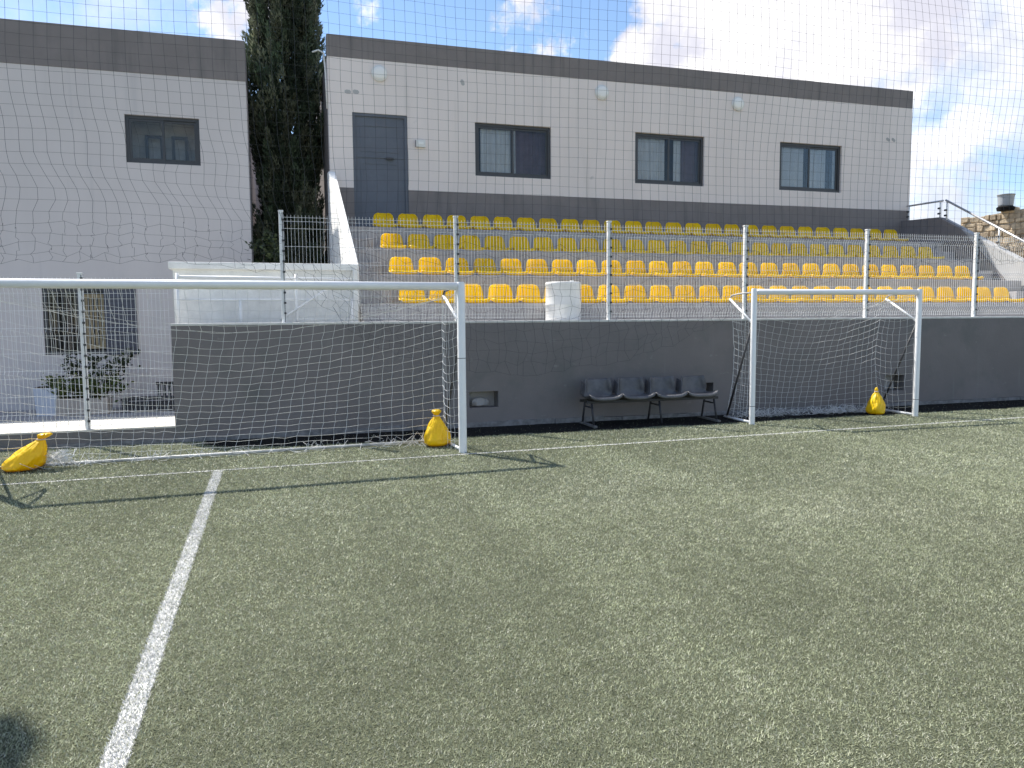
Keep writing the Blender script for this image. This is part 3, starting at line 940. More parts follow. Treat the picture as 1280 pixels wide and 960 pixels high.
# ------------------------------------------------------------------ white stair walls
par = thing('white_parapet', 'rough white rendered parapet wall with projecting coping before the cypress', 'wall')
MB().box(-1.33, 1.20, 12.12, 12.30, 0.1, 2.40).build('wall_face', 'white_render', par)
MB().box(-1.38, 1.26, 12.04, 12.38, 2.40, 2.50).build('coping', 'white_render', par, bevel=0.01)
MB().box(1.20, 1.262, 11.98, 12.12, 1.37, 2.40).build('end_pier', 'white_render', par, bevel=0.008)
st = thing('stair_side_wall', 'white sloping wall climbing beside the left end of the seats', 'wall')
MB().prism([(12.40, 0.0), (YF - 0.01, 0.0), (YF - 0.01, 4.70), (16.35, 4.66), (12.40, 2.52)], 'x', 1.20, 1.335).build('wall_face', 'white_render', st, bevel=0.012)
# pipe railing in front of the parapet
rail = thing('pipe_railing', 'white pipe railing with a slanting brace in front of the white parapet', 'railing')
RY = 11.86
for X in (-1.25, -0.42, 0.36, 1.16):
    MB().tube([(X, RY, 1.37), (X, RY, 2.33 if X in (-1.25, 0.36) else 1.97)], 0.022, 10).build('rail_post', 'white_paint', rail, smooth_=True)
MB().tube([(-1.25, RY, 1.955), (1.16, RY, 1.955)], 0.018, 10).build('rail', 'white_paint', rail, smooth_=True)
MB().tube([(-1.25, RY, 2.28), (1.16, RY, 2.26)], 0.02, 10).build('rail', 'white_paint', rail, smooth_=True)
MB().tube([(0.12, RY - 0.03, 1.66), (0.93, RY - 0.03, 2.20)], 0.02, 10).build('brace', 'white_paint', rail, smooth_=True)

# right hand stair wall, with its own steel handrails
rsw = thing('end_stair_wall', 'grey concrete stair wall with a level top then a slope', 'wall')
XR2 = 15.96
MB().prism([(9.8, 0.0), (YF - 0.004, 0.0), (YF - 0.004, 4.14), (15.5, 4.085), (13.2, 2.84), (12.3, 2.36), (9.8, 2.36)], 'x', XR2, XR2 + 0.22).build('wall_face', 'concrete_side', rsw, bevel=0.01)
MB().prism([(13.42, 0.0), (YF - 0.006, 0.0), (YF - 0.006, 4.142), (15.5, 4.088), (14.83, 3.727), (13.60, 2.46)], 'x', XR2 - 0.03, XR2 + 0.1).build('painted_shadow', 'band_grey', rsw)  # dark slab painting the building's shadow onto the stair wall
hr = thing('steel_handrail', 'thin steel handrail following the end stair wall beside the building', 'handrail')
MB().tube([(XR2 + 0.1, YF - 0.05, 4.52), (XR2 + 0.1, 15.5, 4.50)], 0.024, 10).build('rail', 'steel', hr, smooth_=True)
MB().tube([(XR2 + 0.1, 15.42, 4.50), (XR2 + 0.1, 13.2, 3.24), (XR2 + 0.1, 12.2, 2.69)], 0.026, 10).build('rail', 'steel', hr, smooth_=True)
for Y, zb_, zt_ in ((YF - 0.12, 4.12, 4.52), (15.58, 4.07, 4.50), (15.38, 4.0, 4.48), (13.9, 3.2, 3.63), (12.5, 2.4, 2.85)):
    p_ = MB().tube([(XR2 + 0.1, Y, zb_), (XR2 + 0.1, Y, zt_)], 0.02, 10).build('rail_post', 'white_paint', hr, smooth_=True)
    for dz in (0.12, 0.25):
        MB().tube([(XR2 + 0.06, Y - 0.03, zb_ + dz), (XR2 + 0.06, Y + 0.03, zb_ + dz)], 0.024, 8).build('bracket', 'clip', p_)

# ------------------------------------------------------------------ stone wall and tank beyond
sw = thing('stone_wall', 'sunlit rubble limestone wall rising beyond the end stair', 'wall', (25.75, 24.0, 0), math.radians(-75))
SWY = 0.0
def stop_z(X): return 5.46 + X * 0.075 + 0.06 * math.sin(X * 5)
core = MB().prism([(0, 0), (9, 0), (9, stop_z(9) - 0.12), (0, stop_z(0) - 0.12)], 'y', SWY + 0.03, SWY + 0.6)
core.build('core', 'mortar', sw)
rr = random.Random(21)
stones = []
for q in range(6):
    bm_ = bmesh.new(); bmesh.ops.create_cube(bm_, size=1.0)
    for v in bm_.verts:
        v.co.x *= 1 + rr.uniform(-.22, .06); v.co.z *= 1 + rr.uniform(-.25, .06); v.co.y *= 1 + rr.uniform(-.2, 0)
    bmesh.ops.bevel(bm_, geom=bm_.edges[:], offset=0.07, segments=1, affect='EDGES', profile=0.5)
    me = bpy.data.meshes.new('stone'); bm_.to_mesh(me); bm_.free(); me.materials.append(MATS['stone'])
    stones.append(me)
zc_ = 3.4
nst = 0
while zc_ < 7.4:
    hh = rr.uniform(0.13, 0.24)
    X = 0.0
    while X < 4.6:
        L = rr.choice((0.12, 0.2, 0.3, 0.42, 0.55)) * rr.uniform(0.8, 1.2)
        if zc_ + hh * 0.6 < stop_z(X + L / 2) and nst < 290:
            o = bpy.data.objects.new('stone', stones[rr.randrange(6)])
            COL.objects.link(o); o.parent = sw
            o.location = (X + L / 2, SWY + 0.12 + rr.uniform(-.02, .02), zc_ + hh / 2 + rr.uniform(-.02, .02))
            o.scale = (L * 1.02, 0.26 + rr.uniform(0, .08), hh * 1.02)
            o.rotation_euler = (rr.uniform(-.08, .08), rr.uniform(-.06, .06), rr.uniform(-.1, .1))
            nst += 1
        X += L + 0.015
    zc_ += hh + 0.012
tk = thing('water_tank', 'grey round tank with a flared rim on top of the stone wall', 'tank', (26.02, 22.30, 5.58))
MB().lathe([(0.235, 0.08), (0.25, 0.12), (0.27, 0.42), (0.275, 0.46), (0.30, 0.475), (0.30, 0.50), (0.25, 0.505)], 24).build('tank_body', 'tank_grey', tk, smooth_=False)
MB().lathe([(0.28, -0.08), (0.30, 0.03), (0.24, 0.08)], 24).build('base_ring', 'dirt_and_shade', tk)

# ------------------------------------------------------------------ wire fences
def fence_panel(x0, x1, z0, z1, y, parent):
    mb = MB()
    H = z1 - z0
    folds = [0.12, H * 0.5, H - 0.14] if H < 1.8 else [0.14, H * 0.36, H * 0.64, H - 0.16]
    zs = [0.0]
    for f in folds:
        zs += [f - 0.05, f, f + 0.05]
    zs.append(H)
    offs = {round(f, 4) for f in folds}
    n = int(round((x1 - x0) / 0.05))
    for i in range(n + 1):
        X = x0 + (x1 - x0) * i / n
        mb.tube([(X, y - (0.035 if round(z, 4) in offs else 0), z0 + z) for z in zs], 0.0027, 4, caps=False)
    hz = [0.02, H - 0.035]
    for f in folds:
        hz += [f - 0.05, f + 0.05]
    for a, b_ in zip(folds[:-1], folds[1:]):
        gaps = max(1, int(round((b_ - a - 0.1) / 0.2)))
        for q in range(1, gaps):
            hz.append(a + 0.05 + (b_ - a - 0.1) * q / gaps)
    for z in hz:
        mb.tube([(x0, y - 0.005, z0 + z), (x1, y - 0.005, z0 + z)], 0.0032, 4, caps=False)
    return mb.build('mesh_panel', 'galv', parent)


def fence_post(X, y, z0, z1, parent, w=0.03):
    p_ = MB().box(X - w, X + w, y - w, y + w, z0, z1).build('fence_post', 'galv', parent, bevel=0.006)
    MB().box(X - w - 0.006, X + w + 0.006, y - w - 0.006, y + w + 0.006, z1, z1 + 0.02).build('post_cap', 'galv', p_, bevel=0.004)
    c = MB(); z = z0 + 0.12
    while z < z1 - 0.05:
        c.box(X + w * 0.2, X + w + 0.008, y - w - 0.012, y - w + 0.002, z, z + 0.028); z += 0.145
    c.build('panel_clips', 'clip', p_)
    MB().box(X + w * 0.45, X + w * 0.75, y - w - 0.003, y - w + 0.001, z0, z1 - 0.01).build('clip_channel', 'dark_bar', p_)
    return p_


FY = YW + 0.10
fence = thing('wire_fence', 'white welded mesh fence standing on top of the grey retaining wall', 'fence')
fpx = [0.17, 2.68, 5.18, 7.69, 10.20, 12.70, 15.20, 17.7]
for X in fpx:
    fence_post(X, FY, WTOP - 0.004, 3.17, fence)
for a, b_ in zip(fpx[:-1], fpx[1:]):
    fence_panel(a + 0.035, b_ - 0.035, WTOP + 0.03, 3.13, FY - 0.02, fence)
lf = thing('courtyard_fence', 'taller white mesh fence standing on the low kerb wall', 'fence')
for X in (-2.385, -4.89, -7.4):
    fence_post(X, FY, 0.205, 2.28, lf)
for a, b_ in ((-7.4, -4.89), (-4.89, -2.385), (-2.385, -1.31)):
    fence_panel(a + 0.035, b_ - 0.02, 0.26, 2.24, FY - 0.02, lf)

# ------------------------------------------------------------------ goals
def goal(name, label, loc, rz, W, Hh, elbow, rear, netfn, mesh_cell, seed):
    g = thing(name, label, 'goal', loc, rz)
    hw = W / 2
    pr = 0.05
    for s in (-1, 1):
        MB().tube([(s * hw, 0, 0), (s * hw, 0, 0.20)], 0.0515, 20).build('post_sleeve', 'white_paint', g, smooth_=False) if False else None
        p_ = MB().tube([(s * hw, 0, 0), (s * hw, 0, Hh - 0.02), (s * hw, 0, Hh)], [0.05, 0.05, 0.042] if W > 4 else [0.043, 0.043, 0.036], 28).build('post', 'white_paint', g, smooth_=True)
        p_.modifiers.new('edge', 'EDGE_SPLIT').split_angle = math.radians(50)
        zs_ = 1.17 if W > 4 else 0.28
        MB().tube([(s * hw, 0, zs_), (s * hw, 0, zs_ + 0.007)], 0.0515 if W > 4 else 0.0445, 24).build('strap', 'dark_bar', p_)
    MB().tube([(-hw + pr, 0, Hh - 0.052), (hw - pr, 0, Hh - 0.052)], 0.048 if W > 4 else 0.043, 20).build('crossbar', 'white_paint', g, smooth_=True)
    for s in (-1, 1):
        xe = s * (hw - 0.02)
        MB().tube([(s * hw, 0.04, Hh - 0.06), (xe, elbow * 0.6, Hh - 0.065), (xe, elbow - 0.06, Hh - 0.085), (xe, elbow, Hh - 0.14), (xe, elbow + 0.005, Hh - 0.2)], 0.018 if W > 4 else 0.013, 10).build('net_arm', 'dark_bar' if W > 4 else 'worn_bar', g, smooth_=True)
        MB().tube([(xe, elbow, Hh - 0.14), (s * hw, 0.04, Hh - 0.52)], 0.019, 10).build('arm_strut', 'white_paint', g, smooth_=True)
        MB().tube([(s * hw, 0.04, 0.03), (s * hw, rear, 0.03)], 0.02, 10).build('side_ground_bar', 'white_paint', g, smooth_=True)
        MB().tube([(s * hw, 0.05, Hh * 0.72), (s * (hw - 0.03), rear * 0.97, 0.04)], 0.017, 10).build('back_stay', 'dark_bar', g, smooth_=True)
    MB().tube([(-hw, rear, 0.035), (hw, rear, 0.035)], 0.02, 12).build('rear_ground_bar', 'worn_bar' if W > 4 else 'dark_bar', g, smooth_=True)
    nb_ = MB()
    rnd = random.Random(seed)

    def strands(surf, nu, nv, r):
        P = [[surf(i / nu, j / nv) for j in range(nv + 1)] for i in range(nu + 1)]
        P = [[Vector(c) + Vector((rnd.uniform(-1, 1), rnd.uniform(-1, 1), rnd.uniform(-1, 1))) * 0.010 for c in row] for row in P]
        for i in range(nu + 1):
            nb_.tube(P[i], r, 3, caps=False)
        for j in range(nv + 1):
            nb_.tube([P[i][j] for i in range(nu + 1)], r, 3, caps=False)
    netfn(strands, hw, Hh, elbow, rear, mesh_cell, nb_, rnd)
    nb_.build('net', 'net_white', g)
    return g


def sheet_nets(sag, bunch, belly, r, gather=0.0):
    def fn(strands, hw, Hh, elbow, rear, cell, nb_, rnd):
        W = 2 * hw - 0.06

        def shape(u):
            return 1 - abs(2 * u - 1) ** 1.7          # 0 at the arms, 1 in the middle

        def top_edge(u):
            s = shape(u)
            return Vector(((u - 0.5) * W, elbow + 0.02 - 0.18 * s, Hh - 0.17 - sag * s))

        def back(u, v):
            a = top_edge(u)
            b_ = Vector((a.x + 0.05 * math.sin(u * 9) - 0.28 * min(1, W / 5) * shape(u), rear - 0.02, 0.05))
            p = a.lerp(b_, v)
            p.y += belly * math.sin(PI * v) * (0.4 + 0.6 * shape(u))
            p.z -= 0.16 * sag * 4 * v * (1 - v) * shape(u)
            p.z = max(p.z, 0.03)
            if gather:
                p.x += gather * math.sin(PI * v) * (-1 if u > 0.5 else 1) * (abs(2 * u - 1) ** 6)
            return p

        def roof(u, v):
            a = Vector(((u - 0.5) * W, 0.05, Hh - 0.10)); b_ = top_edge(u)
            p = a.lerp(b_, v); p.z -= 0.10 * sag * math.sin(PI * v)
            return p

        def side(s):
            def f(u, v):
                front = Vector((s * (hw - 0.03), 0.05, Hh - 0.12 - (Hh - 0.16) * v))
                bk = back(1.0 if s > 0 else 0.0, v)
                p = front.lerp(bk, u)
                p.z -= 0.05 * math.sin(PI * u); p.x -= s * 0.05 * math.sin(PI * u)
                return p
            return f
        nu = int(W / cell); nv = int((Hh + 0.15) / cell)
        strands(back, nu, nv, r)
        strands(roof, nu, max(3, int(elbow / cell)), r)
        for s in (-1, 1):
            strands(side(s), max(4, int(0.85 / cell)), nv, r)
        # spare net lying in folds on the ground along the rear bar
        for q in range(bunch):
            x0 = rnd.uniform(-hw + 0.1, hw - 0.2); pts = []
            yy = rear + rnd.uniform(-0.28, 0.05)
            for k_ in range(6):
                pts.append((x0 + k_ * 0.045 + rnd.uniform(-0.06, 0.06), yy + rnd.uniform(-0.08, 0.08), 0.025 + rnd.uniform(0, 0.16) * rnd.random()))
            nb_.tube(pts, r, 3, caps=False)
    return fn


ang = math.atan2(9.236 - 9.00, 5.08)
goal('large_goal', 'large white football goal whose net sags before the grey wall', (2.215 - 2.59, (9.236 + 9.00) / 2, 0), ang, 5.18, 2.10, 0.74, 0.86,
     sheet_nets(0.42, 60, 0.10, 0.0023), 0.125, 4)
ang2 = math.atan2(10.098 - 10.204, 3.033)
goal('small_goal', 'small white football goal against the wall beside the dark bench', ((7.015 + 10.048) / 2, 10.15, 0), ang2, 3.035, 2.08, 0.72, 0.80,
     sheet_nets(0.30, 210, 0.08, 0.0022, 0.12), 0.125, 9)

# ------------------------------------------------------------------ weight bags
def bag(label, loc, rz, lean, scale, seed, knot=True):
    t_ = thing('sand_bag', label, 'bag', loc, rz, 'yellow weight bags on the goals')
    rd = random.Random(seed)
    ph = [rd.random() * 6 for _ in range(5)]
    prof = [(0.02, 0.0), (0.135, 0.004), (0.168, 0.03), (0.172, 0.075), (0.155, 0.14), (0.125, 0.21), (0.088, 0.275), (0.052, 0.325), (0.030, 0.352), (0.028, 0.366)]
    prof += [(0.045, 0.385), (0.058, 0.412), (0.040, 0.428), (0.01, 0.425)] if knot else [(0.030, 0.385), (0.022, 0.41), (0.008, 0.425)]
    fine_ = []
    for (ra, za), (rb, zb_) in zip(prof[:-1], prof[1:]):
        for q in range(4):
            fine_.append((ra + (rb - ra) * q / 4, za + (zb_ - za) * q / 4))
    fine_.append(prof[-1])

    def crumple(a, z):
        f = z / 0.42
        pleat = (0.05 + 0.17 * f ** 2) * (abs(math.sin(4.5 * a + ph[2] + 1.3 * math.sin(z * 11 + ph[4]))) - 0.6)
        pleat += (0.03 + 0.12 * f ** 2) * (abs(math.sin(8.5 * a + ph[1] - z * 7)) - 0.6)
        dent = 0.07 * math.sin(2 * a + ph[0]) + 0.05 * math.sin(3 * a + z * 17 + ph[3]) + 0.035 * math.sin(5 * a - z * 31 + ph[4])
        return 1 + pleat + dent
    mb = MB()
    mb.lathe(fine_, 72, jit=crumple)
    for q, (a, b_, c) in enumerate(mb.v):
        f = c / 0.42
        mb.v[q] = ((a + lean * f ** 1.2) * scale[0], b_ * scale[1], c * scale[2])
    mb.build('sack', 'bag_yellow', t_, smooth_=True)
    zc = 0.357 * scale[2]; xc = lean * (0.357 / 0.42) ** 1.2 * scale[0]
    ring = [(xc + 0.036 * scale[0] * math.cos(a * PI / 8), 0.036 * scale[1] * math.sin(a * PI / 8), zc) for a in range(17)]
    MB().tube(ring, 0.008, 6, caps=False).build('tie', 'bag_tie', t_, smooth_=True)
    return t_


bag('upright yellow plastic sand bag tied at the neck beside the large goal post', (2.02, 9.86, 0.015), 0.4, -0.01, (1.06, 1.0, 1.08), 1)
bag('slumped yellow plastic sand bag leaning over with its knot to one side', (-2.73, 9.80, 0.015), 0.0, 0.21, (1.22, 1.1, 0.92), 2)
bag('plump yellow plastic sand bag on the net of the small goal', (9.64, 10.52, 0.015), 1.2, 0.0, (0.95, 0.9, 1.05), 3, False)
tn = MB()
rd = random.Random(8)
for q in range(26):
    pts = []
    c = Vector((-2.36 + rd.uniform(-.1, .14), 9.80 + rd.uniform(-.06, .06), 0.05))
    for k_ in range(7):
        pts.append(c + Vector((rd.uniform(-.12, .12), rd.uniform(-.06, .06), rd.uniform(-.03, .17))))
    tn.tube(pts, 0.003, 3, caps=False)
tag(tn.build('rope_tangle', 'net_white'), 'tangle of loose white net cord on the turf beside the slumped bag', 'cord')

# ------------------------------------------------------------------ bench
bench = thing('team_bench', 'bench of four joined dark plastic bucket seats against the grey wall', 'bench', (5.60, 10.86, 0), math.radians(-1.5))
BW = 0.545
def bucket():
    mb = MB(); rows = []
    prof = [(-0.225, 0.425, 0.245), (-0.235, 0.452, 0.262), (-0.21, 0.468, 0.268), (-0.10, 0.440, 0.268), (0.05, 0.420, 0.265), (0.14, 0.432, 0.260), (0.185, 0.475, 0.252),
            (0.205, 0.55, 0.238), (0.222, 0.64, 0.222), (0.235, 0.70, 0.210), (0.247, 0.725, 0.205)]
    for i, (yy, zz, hw) in enumerate(prof):
        r = []
        for q in range(15):
            u = -1 + 2 * q / 14
            bk = max(0, min(1, (zz - 0.44) / 0.12)) if i > 4 else 0
            rise = 0.05 * abs(u) ** 4 if i <= 5 else 0
            if i > 5: rise = 0.015 * abs(u) ** 4
            r.append((u * hw, yy - bk * 0.08 * abs(u) ** 5 - bk * 0.04 * u * u, zz + rise))
        rows.append(r)
    return mb.grid(rows)
for i in range(4):
    o = bucket().build('bucket_seat', 'bench_plastic', bench, smooth_=True, solid=0.012)
    o.location = ((i - 1.5) * BW, 0, -0.02)
    o.rotation_euler = (0, 0, (0.01, -0.02, 0.015, 0.0)[i])
    if i < 4:
        fl = MB()
        fl.grid([[(-0.20, 0.262, 0.70), (-0.22, 0.05, 0.66)], [(-0.235, 0.235, 0.50), (-0.262, -0.02, 0.48)]])
        s_ = fl.build('side_fin', 'bench_plastic', o, solid=0.01)
for yy in (-0.14, 0.14):
    MB().box(-1.10, 1.12, yy - 0.02, yy + 0.02, 0.365, 0.405).build('seat_rail', 'bench_metal', bench, bevel=0.005)
for X in (-1.02, 0.10, 1.05):
    for s in (-1, 1):
        MB().tube([(X, s * 0.14, 0.37), (X + 0.0, s * 0.24, 0.03)], 0.016, 8).build('leg', 'bench_metal', bench, smooth_=True)
    if X != 0.10:
        MB().box(X - 0.025, X + 0.025, -0.32, 0.32, 0.012, 0.045).build('foot_bar', 'bench_foot', bench, bevel=0.004)
    MB().tube([(X, -0.17, 0.30), (X, 0.17, 0.30)], 0.012, 8).build('leg_brace', 'bench_metal', bench, smooth_=True)

# ------------------------------------------------------------------ drum
dm = thing('plastic_drum', 'white plastic drum standing on the walkway behind the wire fence', 'drum', (4.57, 11.92, 1.38))
MB().lathe([(0.27, 0.0), (0.285, 0.02), (0.288, 0.22), (0.296, 0.235), (0.288, 0.25), (0.29, 0.48), (0.298, 0.495), (0.29, 0.51), (0.286, 0.80), (0.292, 0.815), (0.292, 0.845), (0.28, 0.86), (0.20, 0.862)], 32,
           jit=lambda a, z: 1 + 0.012 * math.sin(3 * a + z * 5)).build('drum_body', 'drum_white', dm, smooth_=True)
MB().lathe([(0.03, 0.86), (0.03, 0.885), (0.02, 0.886)], 12, (0.12, -0.1, 0)).build('bung', 'drum_white', dm)

# ------------------------------------------------------------------ high ball-stop net
bn = thing('ball_stop_net', 'tall dark mesh ball stop net hanging above the wire fence', 'net', (0, 0, 0))
net = MB()
rd = random.Random(17)
CELL = 0.15
X0N, X1N = -5.0, 16.4
ZT = 8.3


def nnoise(a, b_, s):
    return float(vnoise(np.array([a + 40.0]), np.array([b_ + 40.0]), s, 1.0)[0]) - 0.5


def net_pt(i, j):
    X = X0N + i * CELL; Z = ZT - j * CELL
    lowness = max(0.0, (5.2 - Z) / 2.4)
    left = 1 / (1 + math.exp((X - 0.6) * 1.6))
    x = X + 0.10 * nnoise(X * 0.45, Z * 0.45, 31) + 0.03 * nnoise(X * 1.6, Z * 1.6, 32)
    z = Z + 0.14 * nnoise(X * 0.30, Z * 0.35, 33) + 0.03 * nnoise(X * 1.5, Z * 1.5, 34)
    y = FY - 0.16 + 0.25 * nnoise(X * 0.5, Z * 0.5, 35)
    x += left * lowness ** 1.6 * 0.30 + left * 0.10 * math.sin(Z * 7 + X) * lowness ** 2
    if lowness > 0.6:
        x += (nnoise(X * 3.1, Z * 3.1, 36)) * 0.10 * left
    return (x, y, z)


nu = int((X1N - X0N) / CELL); nv = int((ZT - 3.0) / CELL)
P = [[net_pt(i, j) for j in range(nv + 1)] for i in range(nu + 1)]
for i in range(nu + 1):
    net.tube(P[i], 0.0024, 3, caps=False)
for j in range(nv + 1):
    net.tube([P[i][j] for i in range(nu + 1)], 0.0016, 3, caps=False)
# the foot of the net, a loose fold that hangs in front of the fence and wall
def drop_z(X):
    pts = [(-5, 2.35), (-1.5, 2.45), (0.0, 2.3), (0.9, 1.55), (1.6, 1.2), (2.8, 0.86), (3.6, 0.80), (4.5, 0.86), (5.4, 1.02), (6.4, 1.32), (7.1, 1.62), (8.0, 1.9), (9.5, 2.3), (12, 2.6), (17, 2.7)]
    for (a, za), (b_, zb_) in zip(pts[:-1], pts[1:]):
        if a <= X <= b_:
            return za + (zb_ - za) * (X - a) / (b_ - a)
    return 2.7


NL = 14
F = []
for i in range(0, nu + 1):
    top = Vector(P[i][nv]); zb_ = drop_z(X0N + i * CELL); col_ = []
    for j in range(NL + 1):
        v = j / NL
        slack = min(1.0, 0.35 + abs(top.z - zb_) / 2.5)
        col_.append(Vector((top.x + rd.uniform(-.06, .06) * v ** 0.5 * slack, min(YW - 0.03, top.y - 0.10 * v + rd.uniform(-.03, .03)), top.z + (zb_ - top.z) * v + rd.uniform(-.05, .05) * (v > 0))))
    F.append(col_)
for i in range(nu + 1):
    net.tube(F[i], 0.0022, 3, caps=False)
for j in range(1, NL + 1):
    run = []
    for i in range(nu + 1):
        step_ = max(1, int(round(0.13 / max(0.02, abs(F[i][0].z - F[i][NL].z) / NL))))
        if j % step_ == 0 or j == NL:
            run.append(F[i][j])
        else:
            if len(run) > 1: net.tube(run, 0.0018, 3, caps=False)
            run = []
    if len(run) > 1: net.tube(run, 0.0018, 3, caps=False)
net.build('mesh', 'net_dark', bn)
MB().tube([(X0N + i * CELL, FY - 0.16, ZT + 0.0) for i in range(nu + 1)], 0.006, 6).build('head_cable', 'steel', bn)

# ------------------------------------------------------------------ trees and plants
FZ = 0.0
cy = thing('cypress_tree', 'tall narrow dark green cypress between the two buildings', 'tree', (0.46, 18.6, 0.0))
MB().tube([(0, 0, 0), (0.03, 0.02, 1.5), (0.0, 0, 4), (0.04, 0, 8), (0.02, 0, 10.2)], [0.16, 0.13, 0.10, 0.07, 0.02], 10).build('trunk', 'bark', cy, smooth_=True)
cl_v, cl_c = [], []
rg = np.random.default_rng(5)


def crown_r(z, a):
    # radius over height (tree coordinates) measured from its outline
    zs = [0.6, 1.6, 2.6, 3.2, 3.7, 4.5, 5.3, 5.9, 6.8, 7.6, 8.4, 9.0, 9.8, 10.3, 10.7]
    rs = [0.40, 0.62, 0.68, 0.72, 0.68, 0.64, 0.66, 0.76, 0.77, 0.70, 0.62, 0.58, 0.48, 0.30, 0.05]
    return float(np.interp(z, zs, rs)) * (1 + 0.10 * math.sin(2 * a + z * 1.1) + 0.07 * math.sin(5 * a - z * 2.3))


nclump = 1500
for q in range(nclump):
    z = 0.6 + 9.9 * rg.random()
    a = rg.random() * 2 * PI
    R_ = crown_r(z, a) * (0.15 + 0.85 * rg.random() ** 0.5)
    c = np.array((R_ * math.cos(a), R_ * math.sin(a) * 0.82, z))
    ln_ = 0.38 + 0.4 * rg.random(); wd_ = 0.06 + 0.07 * rg.random()
    n = 120
    tt = rg.random(n)
    ang_ = rg.random(n) * 2 * PI
    rad = wd_ * np.sqrt(rg.random(n)) * np.sin(PI * np.clip(tt * 0.9 + 0.1, 0, 1)) ** 0.6
    ox = math.cos(a) * 0.16; oy = math.sin(a) * 0.16
    base = np.stack([c[0] + rad * np.cos(ang_) + ox * tt, c[1] + rad * np.sin(ang_) + oy * tt, c[2] + (tt - 0.4) * ln_], 1)
    up = np.stack([0.35 * np.cos(ang_) + ox * 1.5 + rg.normal(0, .25, n), 0.35 * np.sin(ang_) + oy * 1.5 + rg.normal(0, .25, n), np.ones(n) * (0.7 + 0.5 * rg.random(n))], 1)
    up /= np.linalg.norm(up, axis=1)[:, None]
    L = 0.055 + 0.055 * rg.random(n)
    sd = np.cross(up, rg.normal(0, 1, (n, 3))); sd /= np.linalg.norm(sd, axis=1)[:, None]
    w_ = 0.011 + 0.012 * rg.random(n)
    v = np.empty((n, 3, 3))
    v[:, 0] = base - sd * w_[:, None]; v[:, 1] = base + sd * w_[:, None]; v[:, 2] = base + up * L[:, None]
    tone = (0.5 + 0.6 * rg.random()) * (0.35 + 1.4 * float(vnoise(np.array([a * 2.2 + 5]), np.array([z * 0.55 + 5]), 51, 1.0)[0])) * (0.75 + 0.5 * rg.random(n)) * (0.75 + 0.7 * tt)  # lit fingers and shaded gaps painted into the leaf tone
    hue = np.array((0.050, 0.070, 0.040)) if rg.random() < 0.6 else np.array((0.115, 0.125, 0.080))
    cl_v.append(v.reshape(-1, 3)); cl_c.append(np.repeat(hue[None, :] * tone[:, None], 3, axis=0))
# a broken side branch standing out near the top
for q in range(26):
    c = np.array((0.50 + 0.26 * rg.random(), -0.1 + 0.25 * rg.random(), 8.35 + 0.55 * rg.random()))
    n = 90
    base = c + rg.normal(0, 0.055, (n, 3)) * np.array((1, 1, 1.3))
    up = rg.normal(0, .4, (n, 3)) + np.array((0.3, 0, 0.7)); up /= np.linalg.norm(up, axis=1)[:, None]
    sd = np.cross(up, rg.normal(0, 1, (n, 3))); sd /= np.linalg.norm(sd, axis=1)[:, None]
    L = 0.06 + 0.05 * rg.random(n); w_ = 0.012 + 0.012 * rg.random(n)
    v = np.empty((n, 3, 3))
    v[:, 0] = base - sd * w_[:, None]; v[:, 1] = base + sd * w_[:, None]; v[:, 2] = base + up * L[:, None]
    tone = 0.6 + 0.7 * rg.random(n)
    cl_v.append(v.reshape(-1, 3)); cl_c.append(np.repeat(np.array((0.05, 0.068, 0.04))[None, :] * tone[:, None], 3, axis=0))
V_ = np.concatenate(cl_v); C_ = np.concatenate(cl_c)
np_mesh('crown', V_, np.arange(len(V_)).reshape(-1, 3), C_, 'leaves', cy, kind='stuff')
MB().tube([(0.05, 0, 7.6), (0.4, 0.0, 8.1), (0.62, 0.02, 8.6)], [0.04, 0.03, 0.015], 8).build('limb', 'bark', cy, smooth_=True)
rdl = random.Random(3)
for q in range(10):
    z = 1.5 + q * 0.8; a = rdl.random() * 6.28
    MB().tube([(0, 0, z), (0.25 * math.cos(a), 0.22 * math.sin(a), z + 0.5), (0.36 * math.cos(a), 0.3 * math.sin(a), z + 1.2)], [0.04, 0.028, 0.01], 6).build('limb', 'bark', cy, smooth_=True)

def foliage(name, parent, centres, n, size, cols, seed, spread, matn='leaves'):
    g = np.random.default_rng(seed)
    vs, cs = [], []
    for c in centres:
        c = np.array(c)
        base = c + g.normal(0, spread, (n, 3))
        up = g.normal(0, 1, (n, 3)); up[:, 2] = np.abs(up[:, 2]) * 0.7; up /= np.linalg.norm(up, axis=1)[:, None]
        sd = np.cross(up, g.normal(0, 1, (n, 3))); sd /= np.linalg.norm(sd, axis=1)[:, None]
        L = size * (0.6 + 0.8 * g.random(n)); w_ = L * 0.28
        mid = base + up * (L * 0.5)[:, None]
        v = np.empty((n, 4, 3)); v[:, 0] = base; v[:, 1] = mid - sd * w_[:, None]; v[:, 2] = base + up * L[:, None]; v[:, 3] = mid + sd * w_[:, None]
        tri = np.concatenate([v[:, [0, 1, 2]], v[:, [0, 2, 3]]], 1).reshape(-1, 3)
        col = np.array(cols)[g.integers(0, len(cols), n)] * (0.6 + 0.8 * g.random(n))[:, None]
        vs.append(tri); cs.append(np.repeat(col, 6, axis=0))
    V_ = np.concatenate(vs); C_ = np.concatenate(cs)
    return np_mesh(name, V_, np.arange(len(V_)).reshape(-1, 3), C_, matn, parent, kind='stuff')


